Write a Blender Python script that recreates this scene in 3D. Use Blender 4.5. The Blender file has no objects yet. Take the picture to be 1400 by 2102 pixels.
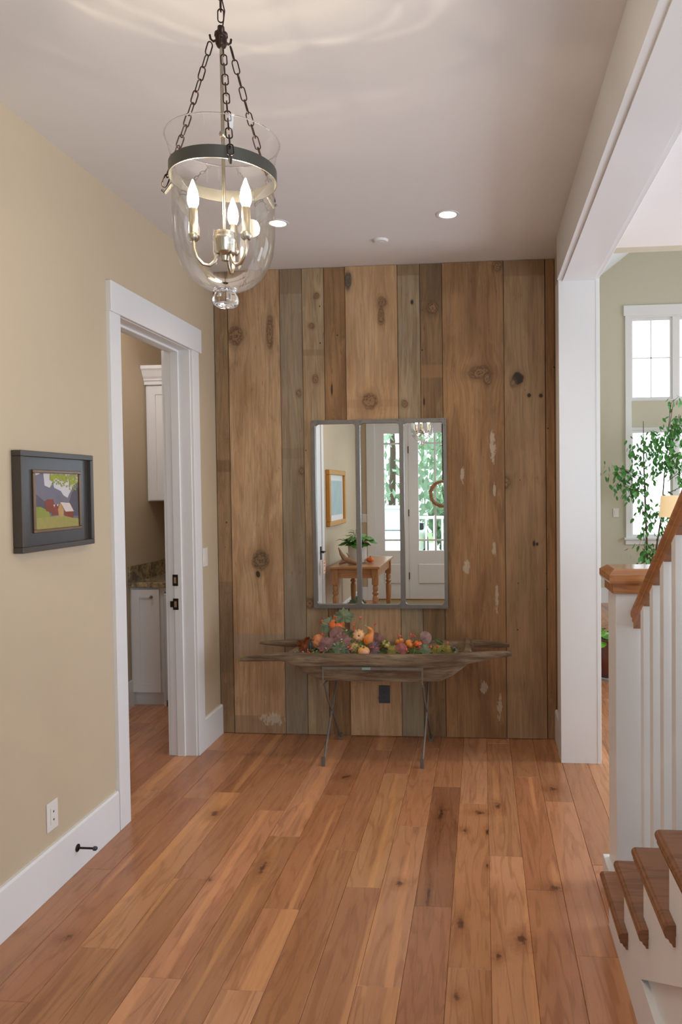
import bpy, bmesh, math, random
from mathutils import Vector, Matrix, Euler
random.seed(7)
S = bpy.context.scene
C = S.collection
PI = math.pi

# ------------------------------------------------------------------ camera
cam_d = bpy.data.cameras.new('camera'); cam = bpy.data.objects.new('camera', cam_d); C.objects.link(cam)
_r = Vector((0.99603998, 0.08820857, -0.0111181)); _u = Vector((0.00891223, 0.02536202, 0.9996386)); _f = Vector((-0.08845866, 0.9957791, -0.02447545))
cam.matrix_world = Matrix(((_r.x, _u.x, -_f.x, 0), (_r.y, _u.y, -_f.y, 0), (_r.z, _u.z, -_f.z, 1.6), (0, 0, 0, 1)))
cam_d.sensor_fit = 'HORIZONTAL'; cam_d.sensor_width = 36; cam_d.lens = 36 * 1450 / 1400
cam_d.shift_x = (700 - 860.44) / 1400; cam_d.shift_y = (1037.78 - 1051) / 1400
cam_d.clip_start = 0.05
S.camera = cam

# ------------------------------------------------------------------ world
S.view_settings.view_transform = 'Standard'; S.view_settings.look = 'None'
S.view_settings.gamma = 1.0; S.view_settings.use_curve_mapping = False
S.view_settings.exposure = -0.20
W = bpy.data.worlds.new('sky'); S.world = W; W.use_nodes = True
wn = W.node_tree; wn.nodes.clear()
bg = wn.nodes.new('ShaderNodeBackground'); wo = wn.nodes.new('ShaderNodeOutputWorld')
bg.inputs[0].default_value = (0.86, 0.93, 1.0, 1); bg.inputs[1].default_value = 4.2
wn.links.new(bg.outputs[0], wo.inputs[0])

def area(name, loc, rot, sx, sy, power, col):
    d = bpy.data.lights.new(name, 'AREA'); d.shape = 'RECTANGLE'; d.size = sx; d.size_y = sy; d.energy = power; d.color = col
    o = bpy.data.objects.new(name, d); o.location = loc; o.rotation_euler = rot; C.objects.link(o); return o
# unseen fill lamps added to brighten the halls, ceiling and living room
area('stair_window_daylight', (1.70, 1.2, 2.15), (0, math.radians(108), 0), 1.6, 2.0, 30, (0.76, 0.87, 1.0))  # added lamp before a blank wall, tilted up to lift the ceiling
area('side_window_daylight', (5.9, 7.4, 2.2), (0, math.radians(80), 0), 2.6, 3.0, 165, (0.84, 0.92, 1.0))  # added living room fill; the wall beside it has no window
area('hall_window_daylight', (3.9, 3.5, 1.5), (0, math.radians(101), 0), 2.2, 1.6, 170, (0.74, 0.84, 1.0))  # added fill from the alcove, reaching the hall ceiling under the beam
area('sidelight_daylight', (1.05, -1.0, 1.9), (math.radians(106), 0, math.radians(12)), 1.1, 1.4, 90, (0.66, 0.84, 1.0))  # added lamp behind the camera, brightening ceiling and stair fronts

# ------------------------------------------------------------------ node helpers
class NT:
    def __init__(s, name):
        s.m = bpy.data.materials.new(name); s.m.use_nodes = True; s.t = s.m.node_tree; s.t.nodes.clear()
        s.out = s.t.nodes.new('ShaderNodeOutputMaterial')
    def n(s, ty, **k):
        o = s.t.nodes.new(ty)
        for a, v in k.items(): setattr(o, a, v)
        return o
    def l(s, a, b): s.t.links.new(a, b)
    def put(s, inp, v):
        if hasattr(v, 'is_output') or isinstance(v, bpy.types.NodeSocket): s.l(v, inp)
        else:
            try: inp.default_value = v
            except Exception: inp.default_value = (*v, 1)
    def math(s, op, a, b=0.0, c=0.0, clamp=False):
        o = s.n('ShaderNodeMath', operation=op, use_clamp=clamp); s.put(o.inputs[0], a); s.put(o.inputs[1], b)
        if op in ('MULTIPLY_ADD', 'SMOOTH_MIN', 'WRAP', 'COMPARE'): s.put(o.inputs[2], c)
        return o.outputs[0]
    def mix(s, f, a, b, blend='MIX'):
        o = s.n('ShaderNodeMix', data_type='RGBA', blend_type=blend)
        s.put(o.inputs[0], f); s.put(o.inputs[6], a if not isinstance(a, tuple) else (*a[:3], 1)); s.put(o.inputs[7], b if not isinstance(b, tuple) else (*b[:3], 1))
        return o.outputs[2]
    def ramp(s, v, lo, hi, a=0.0, b=1.0):
        o = s.n('ShaderNodeMapRange', interpolation_type='SMOOTHSTEP'); s.put(o.inputs[0], v)
        for i, q in enumerate((lo, hi, a, b)): s.put(o.inputs[i + 1], q)
        return o.outputs[0]
    def coord(s, kind='Object'):
        return s.n('ShaderNodeTexCoord').outputs[kind]
    def sep(s, v):
        o = s.n('ShaderNodeSeparateXYZ'); s.l(v, o.inputs[0]); return o.outputs
    def comb(s, x, y, z):
        o = s.n('ShaderNodeCombineXYZ'); s.put(o.inputs[0], x); s.put(o.inputs[1], y); s.put(o.inputs[2], z); return o.outputs[0]
    def noise(s, vec, scale=5, det=4, rough=0.5, dist=0.0):
        o = s.n('ShaderNodeTexNoise'); s.put(o.inputs['Vector'], vec); s.put(o.inputs['Scale'], scale); o.inputs['Detail'].default_value = det
        o.inputs['Roughness'].default_value = rough; o.inputs['Distortion'].default_value = dist; return o.outputs[0]
    def bump(s, h, strength=0.3, dist=0.01):
        o = s.n('ShaderNodeBump'); s.l(h, o.inputs['Height']); o.inputs['Strength'].default_value = strength; o.inputs['Distance'].default_value = dist; return o.outputs[0]
    def bsdf(s, col, rough=0.5, metal=0.0, normal=None, spec=0.5, **k):
        o = s.n('ShaderNodeBsdfPrincipled'); s.put(o.inputs['Base Color'], (*col[:3], 1) if isinstance(col, tuple) else col)
        s.put(o.inputs['Roughness'], rough); s.put(o.inputs['Metallic'], metal); s.put(o.inputs['Specular IOR Level'], spec)
        if normal is not None: s.l(normal, o.inputs['Normal'])
        for a, v in k.items(): s.put(o.inputs[a.replace('_', ' ')], v)
        s.l(o.outputs[0], s.out.inputs[0]); return o

def lin(r, g, b):
    f = lambda c: (c / 255 / 12.92) if c / 255 <= 0.04045 else ((c / 255 + 0.055) / 1.055) ** 2.4
    return (f(r), f(g), f(b))

def simple(name, rgb, rough=0.5, metal=0.0, var=0.06, scale=14, bump=0.0, spec=0.5, **k):
    t = NT(name); co = t.coord(); nz = t.noise(co, scale, 4)
    c = lin(*rgb); a = tuple(x * (1 - var) for x in c); b = tuple(min(1, x * (1 + var)) for x in c)
    col = t.mix(nz, a, b)
    t.bsdf(col, rough, metal, t.bump(t.noise(co, scale * 6, 3), bump, 0.004) if bump else None, spec, **k)
    return t.m

M = {}
M['wall'] = simple('beige_wall_paint', (194, 175, 148), 0.75, var=0.02, bump=0.06)
M['wall_far'] = simple('sage_beige_wall_paint', (196, 189, 168), 0.75, var=0.02, bump=0.06)
M['ceiling'] = simple('ceiling_paint', (226, 221, 218), 0.85, var=0.015)
M['trim'] = simple('white_trim_paint', (226, 224, 223), 0.38, var=0.01)
M['cab'] = simple('white_cabinet_paint', (226, 224, 222), 0.35, var=0.01)
M['appl'] = simple('appliance_enamel', (208, 218, 226), 0.25, var=0.01)
M['black'] = simple('dark_bronze', (52, 46, 42), 0.42, 0.7, var=0.15)
M['dframe'] = simple('dark_frame_paint', (66, 58, 52), 0.38, 0.0, var=0.12)
M['dframe2'] = simple('dark_frame_panel', (60, 54, 52), 0.30, 0.0, var=0.10)
M['bronzewood'] = simple('bronze_slip', (112, 84, 60), 0.35, 0.35, var=0.2)
M['chain'] = simple('chain_bronze', (58, 44, 38), 0.35, 0.85, var=0.2)
M['band'] = simple('band_metal', (98, 96, 90), 0.42, 0.8, var=0.12)
M['nickel'] = simple('brushed_nickel', (176, 166, 150), 0.27, 1.0, var=0.05)
M['iron'] = simple('grey_iron', (122, 116, 106), 0.55, 0.6, var=0.2, scale=30, bump=0.2)
M['mframe'] = simple('zinc_mirror_frame', (122, 116, 110), 0.5, 0.6, var=0.16, scale=20, bump=0.15)
M['galv'] = simple('galvanised_plate', (78, 84, 94), 0.4, 0.6, var=0.12)
M['plastic'] = simple('white_plastic', (226, 220, 214), 0.35, var=0.01)
M['slot'] = simple('dark_slot', (60, 52, 48), 0.6)
M['mirror'] = simple('mirror_silver', (240, 242, 242), 0.004, 1.0, var=0.0)
M['gold'] = simple('gilded_wood', (196, 140, 66), 0.4, 0.25, var=0.15)
M['crock'] = simple('cream_stoneware', (216, 206, 198), 0.3, var=0.03)
M['soil'] = simple('soil', (58, 42, 32), 0.9, var=0.3, bump=0.6)
M['potbrown'] = simple('brown_glazed_pot', (96, 52, 40), 0.22, var=0.15)
M['leaf'] = simple('leaf_green', (74, 128, 44), 0.4, var=0.25, scale=30)
M['leaf2'] = simple('leaf_bright', (104, 170, 50), 0.35, var=0.2, scale=30)
M['ficus'] = simple('ficus_leaf', (84, 148, 72), 0.45, var=0.35, scale=22)
M['gleaf'] = simple('garden_leaf_pale', (150, 178, 148), 0.6, var=0.3, scale=3)
M['gleaf2'] = simple('garden_leaf_mid', (120, 152, 112), 0.6, var=0.35, scale=3)
M['bark'] = simple('bark', (92, 78, 62), 0.8, var=0.25, scale=40, bump=0.5)
M['paper'] = simple('tag_paper', (226, 196, 170), 0.8, var=0.05)
M['redink'] = simple('red_tag_print', (206, 70, 80), 0.7)
M['drift'] = simple('driftwood', (150, 116, 82), 0.75, var=0.3, scale=26, bump=0.5)
M['rust'] = simple('rust_leaf', (176, 104, 44), 0.7, var=0.35, scale=40, bump=0.3)
M['rug'] = simple('entry_mat', (150, 130, 96), 0.95, var=0.25, scale=80, bump=0.6)
M['railwhite'] = simple('porch_white', (232, 236, 238), 0.5, var=0.02)
M['porch'] = simple('porch_boards', (176, 176, 172), 0.6, var=0.08)
M['grass'] = simple('lawn', (150, 180, 120), 0.9, var=0.3, scale=4)
M['drive'] = simple('driveway', (224, 222, 216), 0.9, var=0.06)
M['carpaint'] = simple('white_car_paint', (232, 234, 236), 0.2, var=0.0)
M['carglass'] = simple('car_glass', (176, 188, 196), 0.08, var=0.0)
M['tyre'] = simple('tyre_rubber', (40, 40, 42), 0.8)
M['twig'] = simple('wreath_twigs', (150, 112, 78), 0.85, var=0.3, scale=60, bump=0.6)
M['berryR'] = simple('red_berry', (196, 60, 44), 0.35, var=0.2, scale=60)
M['berryO'] = simple('coral_berry', (214, 92, 62), 0.35, var=0.2, scale=60)
M['ribbon'] = simple('dark_ribbon', (60, 62, 54), 0.8)
M['steel'] = simple('sink_steel', (150, 150, 150), 0.25, 1.0)

def glass_thin(name, tint=(1, 1, 1), refl=1.0):
    t = NT(name)
    fr = t.n('ShaderNodeFresnel'); fr.inputs[0].default_value = 1.48
    tr = t.n('ShaderNodeBsdfTransparent'); tr.inputs[0].default_value = (*tint, 1)
    gl = t.n('ShaderNodeBsdfGlossy'); gl.inputs['Roughness'].default_value = 0.02
    mx = t.n('ShaderNodeMixShader'); t.l(t.math('MULTIPLY', fr.outputs[0], refl, clamp=True), mx.inputs[0]); t.l(tr.outputs[0], mx.inputs[1]); t.l(gl.outputs[0], mx.inputs[2])
    t.l(mx.outputs[0], t.out.inputs[0]); return t.m
M['pane'] = glass_thin('window_glass', (0.97, 0.98, 0.98), 0.6)
M['bell'] = glass_thin('blown_glass', (1.0, 0.995, 0.99), 0.62)
_t = NT('solid_glass'); _g = _t.n('ShaderNodeBsdfGlass'); _g.inputs['IOR'].default_value = 1.45; _g.inputs['Roughness'].default_value = 0.03
_g.inputs['Color'].default_value = (0.98, 0.98, 1, 1); _t.l(_g.outputs[0], _t.out.inputs[0]); M['knobglass'] = _t.m

def emit(name, col, st, clear=False):
    t = NT(name); e = t.n('ShaderNodeEmission'); e.inputs[0].default_value = (*col, 1); e.inputs[1].default_value = st
    if clear:
        tr = t.n('ShaderNodeBsdfTransparent'); a = t.n('ShaderNodeAddShader'); t.l(e.outputs[0], a.inputs[0]); t.l(tr.outputs[0], a.inputs[1]); t.l(a.outputs[0], t.out.inputs[0])
    else: t.l(e.outputs[0], t.out.inputs[0])
    return t.m
M['bulb'] = emit('lit_bulb', (1.0, 0.86, 0.62), 7.0, True)
M['can'] = emit('lit_downlight', (1.0, 0.84, 0.60), 6.0)
_t = NT('lamp_shade_linen'); _nz = _t.noise(_t.coord(), 60, 3)
_b = _t.bsdf(_t.mix(_nz, lin(235, 205, 160), lin(245, 218, 176)), 0.8); _b.inputs['Emission Color'].default_value = (1.0, 0.72, 0.42, 1); _b.inputs['Emission Strength'].default_value = 0.45
M['shade'] = _t.m

# floor boards: grain along Y, colour varies board to board
def floor_mat():
    t = NT('hickory_boards'); co = t.coord(); x, y, z = t.sep(co)
    oi = t.n('ShaderNodeObjectInfo'); rnd = oi.outputs['Random']
    off = t.math('MULTIPLY', rnd, 37.0)
    base = t.comb(t.math('ADD', x, off), t.math('ADD', y, off), z)
    mp = t.n('ShaderNodeVectorMath', operation='MULTIPLY'); t.l(base, mp.inputs[0]); mp.inputs[1].default_value = (7.0, 0.75, 1)
    warp = t.noise(mp.outputs[0], 1.0, 3, 0.5, 0.3)
    rings = t.math('SINE', t.math('MULTIPLY', warp, 72.0))
    rings = t.ramp(rings, 0.45, 1.0)
    mp2 = t.n('ShaderNodeVectorMath', operation='MULTIPLY'); t.l(base, mp2.inputs[0]); mp2.inputs[1].default_value = (230, 6.0, 1)
    pore = t.noise(mp2.outputs[0], 1.0, 3, 0.6)
    mp3 = t.n('ShaderNodeVectorMath', operation='MULTIPLY'); t.l(base, mp3.inputs[0]); mp3.inputs[1].default_value = (9, 1.2, 1)
    blot = t.noise(mp3.outputs[0], 1.0, 4, 0.55)
    col = t.mix(rnd, lin(190, 130, 92), lin(168, 110, 76))
    r2 = t.math('FRACT', t.math('MULTIPLY', rnd, 7.31))
    col = t.mix(t.ramp(r2, 0.55, 1.0, 0.0, 0.45), col, lin(206, 152, 110))
    col = t.mix(t.ramp(blot, 0.48, 0.75, 0, 0.45), col, lin(140, 80, 48))
    col = t.mix(t.math('MULTIPLY', rings, 0.30), col, lin(120, 70, 42))
    col = t.mix(t.ramp(pore, 0.5, 0.72, 0, 0.35), col, lin(112, 62, 36))
    # sapwood streak along an edge of some boards
    mp4 = t.n('ShaderNodeVectorMath', operation='MULTIPLY'); t.l(base, mp4.inputs[0]); mp4.inputs[1].default_value = (11, 0.35, 1)
    sap = t.noise(mp4.outputs[0], 1.0, 2, 0.4)
    col = t.mix(t.ramp(sap, 0.60, 0.64, 0, 0.5), col, lin(216, 150, 98))
    # knots
    mp5 = t.n('ShaderNodeVectorMath', operation='MULTIPLY'); t.l(base, mp5.inputs[0]); mp5.inputs[1].default_value = (5.5, 2.6, 0)
    wv = t.n('ShaderNodeVectorMath', operation='ADD'); t.l(mp5.outputs[0], wv.inputs[0])
    wn_ = t.n('ShaderNodeTexNoise'); wn_.inputs['Scale'].default_value = 14; t.l(base, wn_.inputs['Vector'])
    ws = t.n('ShaderNodeVectorMath', operation='SCALE'); t.l(wn_.outputs[1], ws.inputs[0]); ws.inputs['Scale'].default_value = 0.12; t.l(ws.outputs[0], wv.inputs[1])
    vo = t.n('ShaderNodeTexVoronoi'); vo.inputs['Scale'].default_value = 1.0; t.l(wv.outputs[0], vo.inputs['Vector'])
    vc = t.sep(vo.outputs['Color'])
    on = t.ramp(vc[0], 0.80, 0.81)
    kn = t.math('MULTIPLY', t.ramp(vo.outputs['Distance'], 0.035, 0.10, 1, 0), on)
    halo = t.math('MULTIPLY', t.ramp(vo.outputs['Distance'], 0.05, 0.30, 0.5, 0), on)
    col = t.mix(halo, col, lin(142, 80, 44)); col = t.mix(t.math('MULTIPLY', kn, 0.9), col, lin(58, 32, 20))
    wob = t.math('MULTIPLY', t.math('SUBTRACT', t.noise(co, 42, 4, 0.65), 0.5), 3.4)
    for (kx, ky, rx, ry) in ((-.214, 3.43, .013, .09), (-.223, 2.739, .007, .07), (.066, 3.527, .020, .045), (-.091, 3.264, .013, .02), (.278, 2.814, .030, .020), (.125, 2.478, .022, .035), (.042, 2.388, .013, .022), (-.093, 2.56, .014, .045), (-.092, 2.186, .012, .022), (-.347, 2.806, .018, .022), (-.939, 2.888, .016, .07), (-1.13, 2.778, .010, .016), (-1.334, 3.357, .020, .04), (-1.503, 2.375, .022, .022), (-.767, 3.836, .030, .03), (-.024, 3.452, .030, .02), (.36, 3.75, .03, .03), (.01, 2.96, .007, .02)):
        dx = t.math('DIVIDE', t.math('SUBTRACT', x, kx), rx); dy = t.math('DIVIDE', t.math('SUBTRACT', y, ky), ry)
        d = t.math('ADD', t.math('SQRT', t.math('ADD', t.math('MULTIPLY', dx, dx), t.math('MULTIPLY', dy, dy))), wob)
        col = t.mix(t.ramp(d, 0.8, 3.4, 0.5, 0), col, lin(140, 84, 52)); col = t.mix(t.ramp(d, 0.1, 1.1, 0.8, 0), col, lin(72, 42, 30))
    tint = t.n('ShaderNodeMix', data_type='RGBA', blend_type='MULTIPLY'); tint.inputs[0].default_value = 1.0
    t.l(col, tint.inputs[6]); t.l(oi.outputs['Color'], tint.inputs[7])
    hs = t.n('ShaderNodeHueSaturation'); hs.inputs['Saturation'].default_value = 0.98; hs.inputs['Value'].default_value = 1.02; hs.inputs['Hue'].default_value = 0.504; t.l(tint.outputs[2], hs.inputs['Color'])
    t.bsdf(hs.outputs[0], t.ramp(pore, 0.3, 0.8, 0.20, 0.32), 0, t.bump(pore, 0.05, 0.002), 0.5)
    return t.m
M['floor'] = floor_mat()
M['crack'] = simple('floor_crack', (48, 28, 18), 0.7)

def stained_wood(name, a, b, axis='y', rough=0.35, ring=60):
    t = NT(name); co = t.coord(); mp = t.n('ShaderNodeVectorMath', operation='MULTIPLY'); t.l(co, mp.inputs[0])
    mp.inputs[1].default_value = {'y': (9, 1.1, 9), 'x': (1.1, 9, 9), 'z': (9, 9, 1.1)}[axis]
    w = t.noise(mp.outputs[0], 1.0, 3, 0.5, 0.2); r = t.ramp(t.math('SINE', t.math('MULTIPLY', w, ring)), 0.0, 1.0)
    mp2 = t.n('ShaderNodeVectorMath', operation='MULTIPLY'); t.l(co, mp2.inputs[0])
    mp2.inputs[1].default_value = {'y': (260, 7, 260), 'x': (7, 260, 260), 'z': (260, 260, 7)}[axis]
    p = t.noise(mp2.outputs[0], 1.0, 3, 0.6)
    col = t.mix(w, lin(*a), lin(*b)); col = t.mix(t.math('MULTIPLY', r, 0.35), col, tuple(c * 0.5 for c in lin(*b)))
    col = t.mix(t.ramp(p, 0.5, 0.75, 0, 0.35), col, tuple(c * 0.4 for c in lin(*b)))
    t.bsdf(col, rough, 0, t.bump(p, 0.06, 0.002)); return t.m
M['oak'] = stained_wood('stained_oak', (188, 130, 84), (158, 104, 64), 'y')
M['oakx'] = stained_wood('stained_oak_cap', (196, 136, 88), (166, 110, 70), 'x', 0.09)
M['tread'] = stained_wood('stair_tread_oak', (146, 98, 66), (122, 78, 50), 'x', 0.25)
M['pine'] = stained_wood('pine_table', (190, 138, 88), (160, 108, 62), 'x', 0.3)
M['pinez'] = stained_wood('pine_leg', (190, 138, 88), (160, 108, 62), 'z', 0.35)

def trough_mat():
    t = NT('weathered_trough_wood'); co = t.coord(); mp = t.n('ShaderNodeVectorMath', operation='MULTIPLY'); t.l(co, mp.inputs[0]); mp.inputs[1].default_value = (3, 26, 26)
    a = t.noise(mp.outputs[0], 1.0, 6, 0.65, 0.4)
    mp2 = t.n('ShaderNodeVectorMath', operation='MULTIPLY'); t.l(co, mp2.inputs[0]); mp2.inputs[1].default_value = (12, 160, 160)
    b = t.noise(mp2.outputs[0], 1.0, 4, 0.6)
    bl = t.noise(co, 7, 3)
    col = t.mix(t.ramp(a, 0.3, 0.7), lin(92, 74, 58), lin(152, 132, 108)); col = t.mix(t.ramp(b, 0.45, 0.75, 0, 0.6), col, lin(70, 54, 42))
    col = t.mix(t.ramp(bl, 0.5, 0.75, 0, 0.45), col, lin(124, 94, 66))
    t.bsdf(col, 0.85, 0, t.bump(b, 0.5, 0.006), 0.2); return t.m
M['trough'] = trough_mat()

def granite_mat():
    t = NT('granite'); co = t.coord(); a = t.noise(co, 60, 5, 0.7); b = t.noise(co, 14, 5, 0.6, 1.0)
    v = t.n('ShaderNodeTexVoronoi'); v.inputs['Scale'].default_value = 110; t.l(co, v.inputs['Vector'])
    col = t.mix(t.ramp(b, 0.35, 0.65), lin(104, 98, 84), lin(190, 166, 122)); col = t.mix(t.ramp(a, 0.5, 0.65, 0, 0.8), col, lin(62, 58, 54))
    col = t.mix(t.ramp(v.outputs['Distance'], 0.0, 0.25, 0.5, 0), col, lin(214, 208, 196)); t.bsdf(col, 0.15); return t.m
M['granite'] = granite_mat()

def barn_mat(i, light, dark, grey, gm=0.35, knots=(), bands=(), paint=(), ring=46, speck=0.0):
    """one old board: grain flows along Z and bends round its own knots; knots (x,z,rx,rz,kind)"""
    t = NT('barn_board'); co = t.coord(); x, y, z = t.sep(co)
    wob = t.noise(co, 30, 3); wob = t.math('SUBTRACT', wob, 0.5)
    u = x; masks = []
    for (kx, kz, rx, rz, kind) in knots:
        rx *= 1.15; rz *= 1.15
        dx = t.math('DIVIDE', t.math('SUBTRACT', x, kx), rx); dz = t.math('DIVIDE', t.math('SUBTRACT', z, kz), rz)
        d = t.math('SQRT', t.math('ADD', t.math('MULTIPLY', dx, dx), t.math('MULTIPLY', dz, dz)))
        dd = t.math('ADD', d, t.math('MULTIPLY', wob, 0.7))
        fall = t.math('POWER', 2.718, t.math('MULTIPLY', t.math('MULTIPLY', d, d), -0.35))
        u = t.math('SUBTRACT', u, t.math('MULTIPLY', t.math('MULTIPLY', dx, fall), rx * 0.75))
        masks.append((dd, kind))
    off = i * 3.7
    g = t.comb(t.math('MULTIPLY', u, 8.0), off, t.math('MULTIPLY', z, 0.55)); n1 = t.noise(g, 1.0, 4, 0.5, 0.25)
    rings = t.ramp(t.math('SINE', t.math('MULTIPLY', n1, ring * 1.5)), -0.2, 1.0)
    g2 = t.comb(t.math('MULTIPLY', u, 210.0), off, t.math('MULTIPLY', z, 4.0)); fine = t.noise(g2, 1.0, 4, 0.65)
    g3 = t.comb(t.math('MULTIPLY', x, 7.0), off + 5, t.math('MULTIPLY', z, 1.3)); patch = t.noise(g3, 1.0, 5, 0.6, 0.4)
    g4 = t.comb(t.math('MULTIPLY', x, 40.0), off + 9, t.math('MULTIPLY', z, 2.2)); streak = t.noise(g4, 1.0, 5, 0.6)
    col = t.mix(t.ramp(patch, 0.3, 0.7), lin(*light), lin(*dark))
    col = t.mix(t.ramp(streak, 0.42, 0.68, 0, gm), col, lin(*grey))
    col = t.mix(t.math('MULTIPLY', rings, 0.20), col, tuple(c * 0.45 for c in lin(*dark)))
    col = t.mix(t.ramp(fine, 0.48, 0.75, 0, 0.45), col, tuple(c * 0.4 for c in lin(*dark)))
    g5 = t.comb(t.math('MULTIPLY', x, 16.0), off + 2, t.math('MULTIPLY', z, 4.5)); stain = t.noise(g5, 1.0, 6, 0.68, 0.6)
    col = t.mix(t.ramp(stain, 0.54, 0.74, 0, 0.5), col, tuple(c * 0.62 for c in lin(*dark)))
    col = t.mix(t.ramp(stain, 0.30, 0.42, 0.35, 0), col, tuple(min(1, c * 1.2) for c in lin(*light)))
    g6 = t.comb(t.math('MULTIPLY', x, 75.0), off + 7, t.math('MULTIPLY', z, 11.0)); scr = t.noise(g6, 1.0, 3, 0.6)
    col = t.mix(t.ramp(scr, 0.64, 0.76, 0, 0.5), col, tuple(c * 0.45 for c in lin(*dark)))
    for (z0, z1, amt, rgb) in bands:          # old batten and water marks
        zz = t.math('ADD', z, t.math('MULTIPLY', wob, 0.012))
        m = t.math('MULTIPLY', t.ramp(zz, z0 - 0.006, z0 + 0.006), t.ramp(zz, z1 - 0.006, z1 + 0.006, 1, 0))
        col = t.mix(t.math('MULTIPLY', m, amt), col, lin(*rgb))
    for (px, pz, rx, rz) in paint:            # remains of old white paint
        dx = t.math('DIVIDE', t.math('SUBTRACT', x, px), rx); dz = t.math('DIVIDE', t.math('SUBTRACT', z, pz), rz)
        d = t.math('ADD', t.math('MULTIPLY', dx, dx), t.math('MULTIPLY', dz, dz))
        d = t.math('ADD', d, t.math('MULTIPLY', t.math('SUBTRACT', t.noise(t.comb(t.math('MULTIPLY', x, 60), 0, t.math('MULTIPLY', z, 22)), 1.0, 4, 0.7), 0.5), 4.2))
        col = t.mix(t.ramp(d, 0.35, 0.75, 0.55, 0), col, lin(186, 170, 152))
    v = t.n('ShaderNodeTexVoronoi'); v.inputs['Scale'].default_value = 1.0     # nail holes with weeping
    t.l(t.comb(t.math('MULTIPLY', x, 13.0), off, t.math('MULTIPLY', z, 9.0)), v.inputs['Vector'])
    vc = t.sep(v.outputs['Color']); on = t.ramp(vc[1], 0.50, 0.51)
    col = t.mix(t.math('MULTIPLY', t.ramp(v.outputs['Distance'], 0.03, 0.07, 1, 0), on), col, lin(44, 30, 22))
    if speck:
        v2 = t.n('ShaderNodeTexVoronoi'); v2.inputs['Scale'].default_value = 70.0; t.l(co, v2.inputs['Vector'])
        col = t.mix(t.ramp(v2.outputs['Distance'], 0.06, 0.12, speck, 0), col, lin(214, 206, 196))
    for dd, kind in masks:
        rr = t.ramp(t.math('SINE', t.math('MULTIPLY', t.math('ADD', dd, t.math('MULTIPLY', t.noise(co, 55, 3), 1.2)), 11.0)), -0.4, 1)
        col = t.mix(t.ramp(dd, 0.9, 2.1, 0.42, 0), col, tuple(c * 0.55 for c in lin(*dark)))
        if kind == 'hole': kc = lin(38, 32, 30)
        elif kind == 'grey': kc = t.mix(rr, lin(84, 78, 72), lin(66, 56, 48))
        elif kind == 'egg': kc = t.mix(rr, lin(112, 86, 62), lin(78, 56, 38))
        else: kc = t.mix(rr, lin(132, 94, 64), lin(96, 66, 44))
        col = t.mix(t.ramp(dd, 0.82, 1.0, 0.88, 0), col, kc)
        rim = t.math('MULTIPLY', t.ramp(dd, 0.78, 0.95), t.ramp(dd, 0.98, 1.2, 1, 0)); col = t.mix(t.math('MULTIPLY', rim, 0.35), col, lin(62, 42, 28))
    h = t.math('ADD', t.math('MULTIPLY', fine, 0.5), t.math('MULTIPLY', rings, 0.4))
    hs = t.n('ShaderNodeHueSaturation'); hs.inputs['Saturation'].default_value = 0.90; hs.inputs['Value'].default_value = 1.18; hs.inputs['Hue'].default_value = 0.508; t.l(col, hs.inputs['Color']); col = hs.outputs[0]
    t.bsdf(col, 0.72, 0, t.bump(h, 0.35, 0.003), 0.25); return t.m

# ------------------------------------------------------------------ mesh helpers
def bx(bm, x0, x1, y0, y1, z0, z1):
    vs = [bm.verts.new(p) for p in ((x0, y0, z0), (x1, y0, z0), (x1, y1, z0), (x0, y1, z0), (x0, y0, z1), (x1, y0, z1), (x1, y1, z1), (x0, y1, z1))]
    for f in ((0, 3, 2, 1), (4, 5, 6, 7), (0, 1, 5, 4), (1, 2, 6, 5), (2, 3, 7, 6), (3, 0, 4, 7)): bm.faces.new([vs[i] for i in f])
    return vs
def prism(bm, pts, a0, a1, plane='xz'):
    """polygon pts in a plane, extruded between a0 and a1 on the remaining axis"""
    def P(p, a):
        return {'xz': (p[0], a, p[1]), 'yz': (a, p[0], p[1]), 'xy': (p[0], p[1], a)}[plane]
    A = [bm.verts.new(P(p, a0)) for p in pts]; B = [bm.verts.new(P(p, a1)) for p in pts]; n = len(pts)
    bm.faces.new(A); bm.faces.new(B[::-1])
    for i in range(n): bm.faces.new((A[i], B[i], B[(i + 1) % n], A[(i + 1) % n]))
def tube(bm, pts, r, n=8, closed=False, caps=True):
    pts = [Vector(p) for p in pts]; rings = []; N = len(pts)
    rr = r if isinstance(r, (list, tuple)) else [r] * N
    prev = None
    for i, p in enumerate(pts):
        a = pts[(i - 1) % N] if (closed or i > 0) else p; b = pts[(i + 1) % N] if (closed or i < N - 1) else p
        t = (b - a).normalized()
        if prev is None:
            up = Vector((0, 0, 1)) if abs(t.z) < 0.9 else Vector((1, 0, 0)); u = t.cross(up).normalized()
        else: u = (prev - t * prev.dot(t)).normalized()
        prev = u; v = t.cross(u)
        rings.append([bm.verts.new(p + (u * math.cos(2 * PI * k / n) + v * math.sin(2 * PI * k / n)) * rr[i]) for k in range(n)])
    for i in range(N if closed else N - 1):
        A, B = rings[i], rings[(i + 1) % N]
        for k in range(n): bm.faces.new((A[k], A[(k + 1) % n], B[(k + 1) % n], B[k]))
    if not closed and caps: bm.faces.new(rings[0][::-1]); bm.faces.new(rings[-1])
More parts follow.
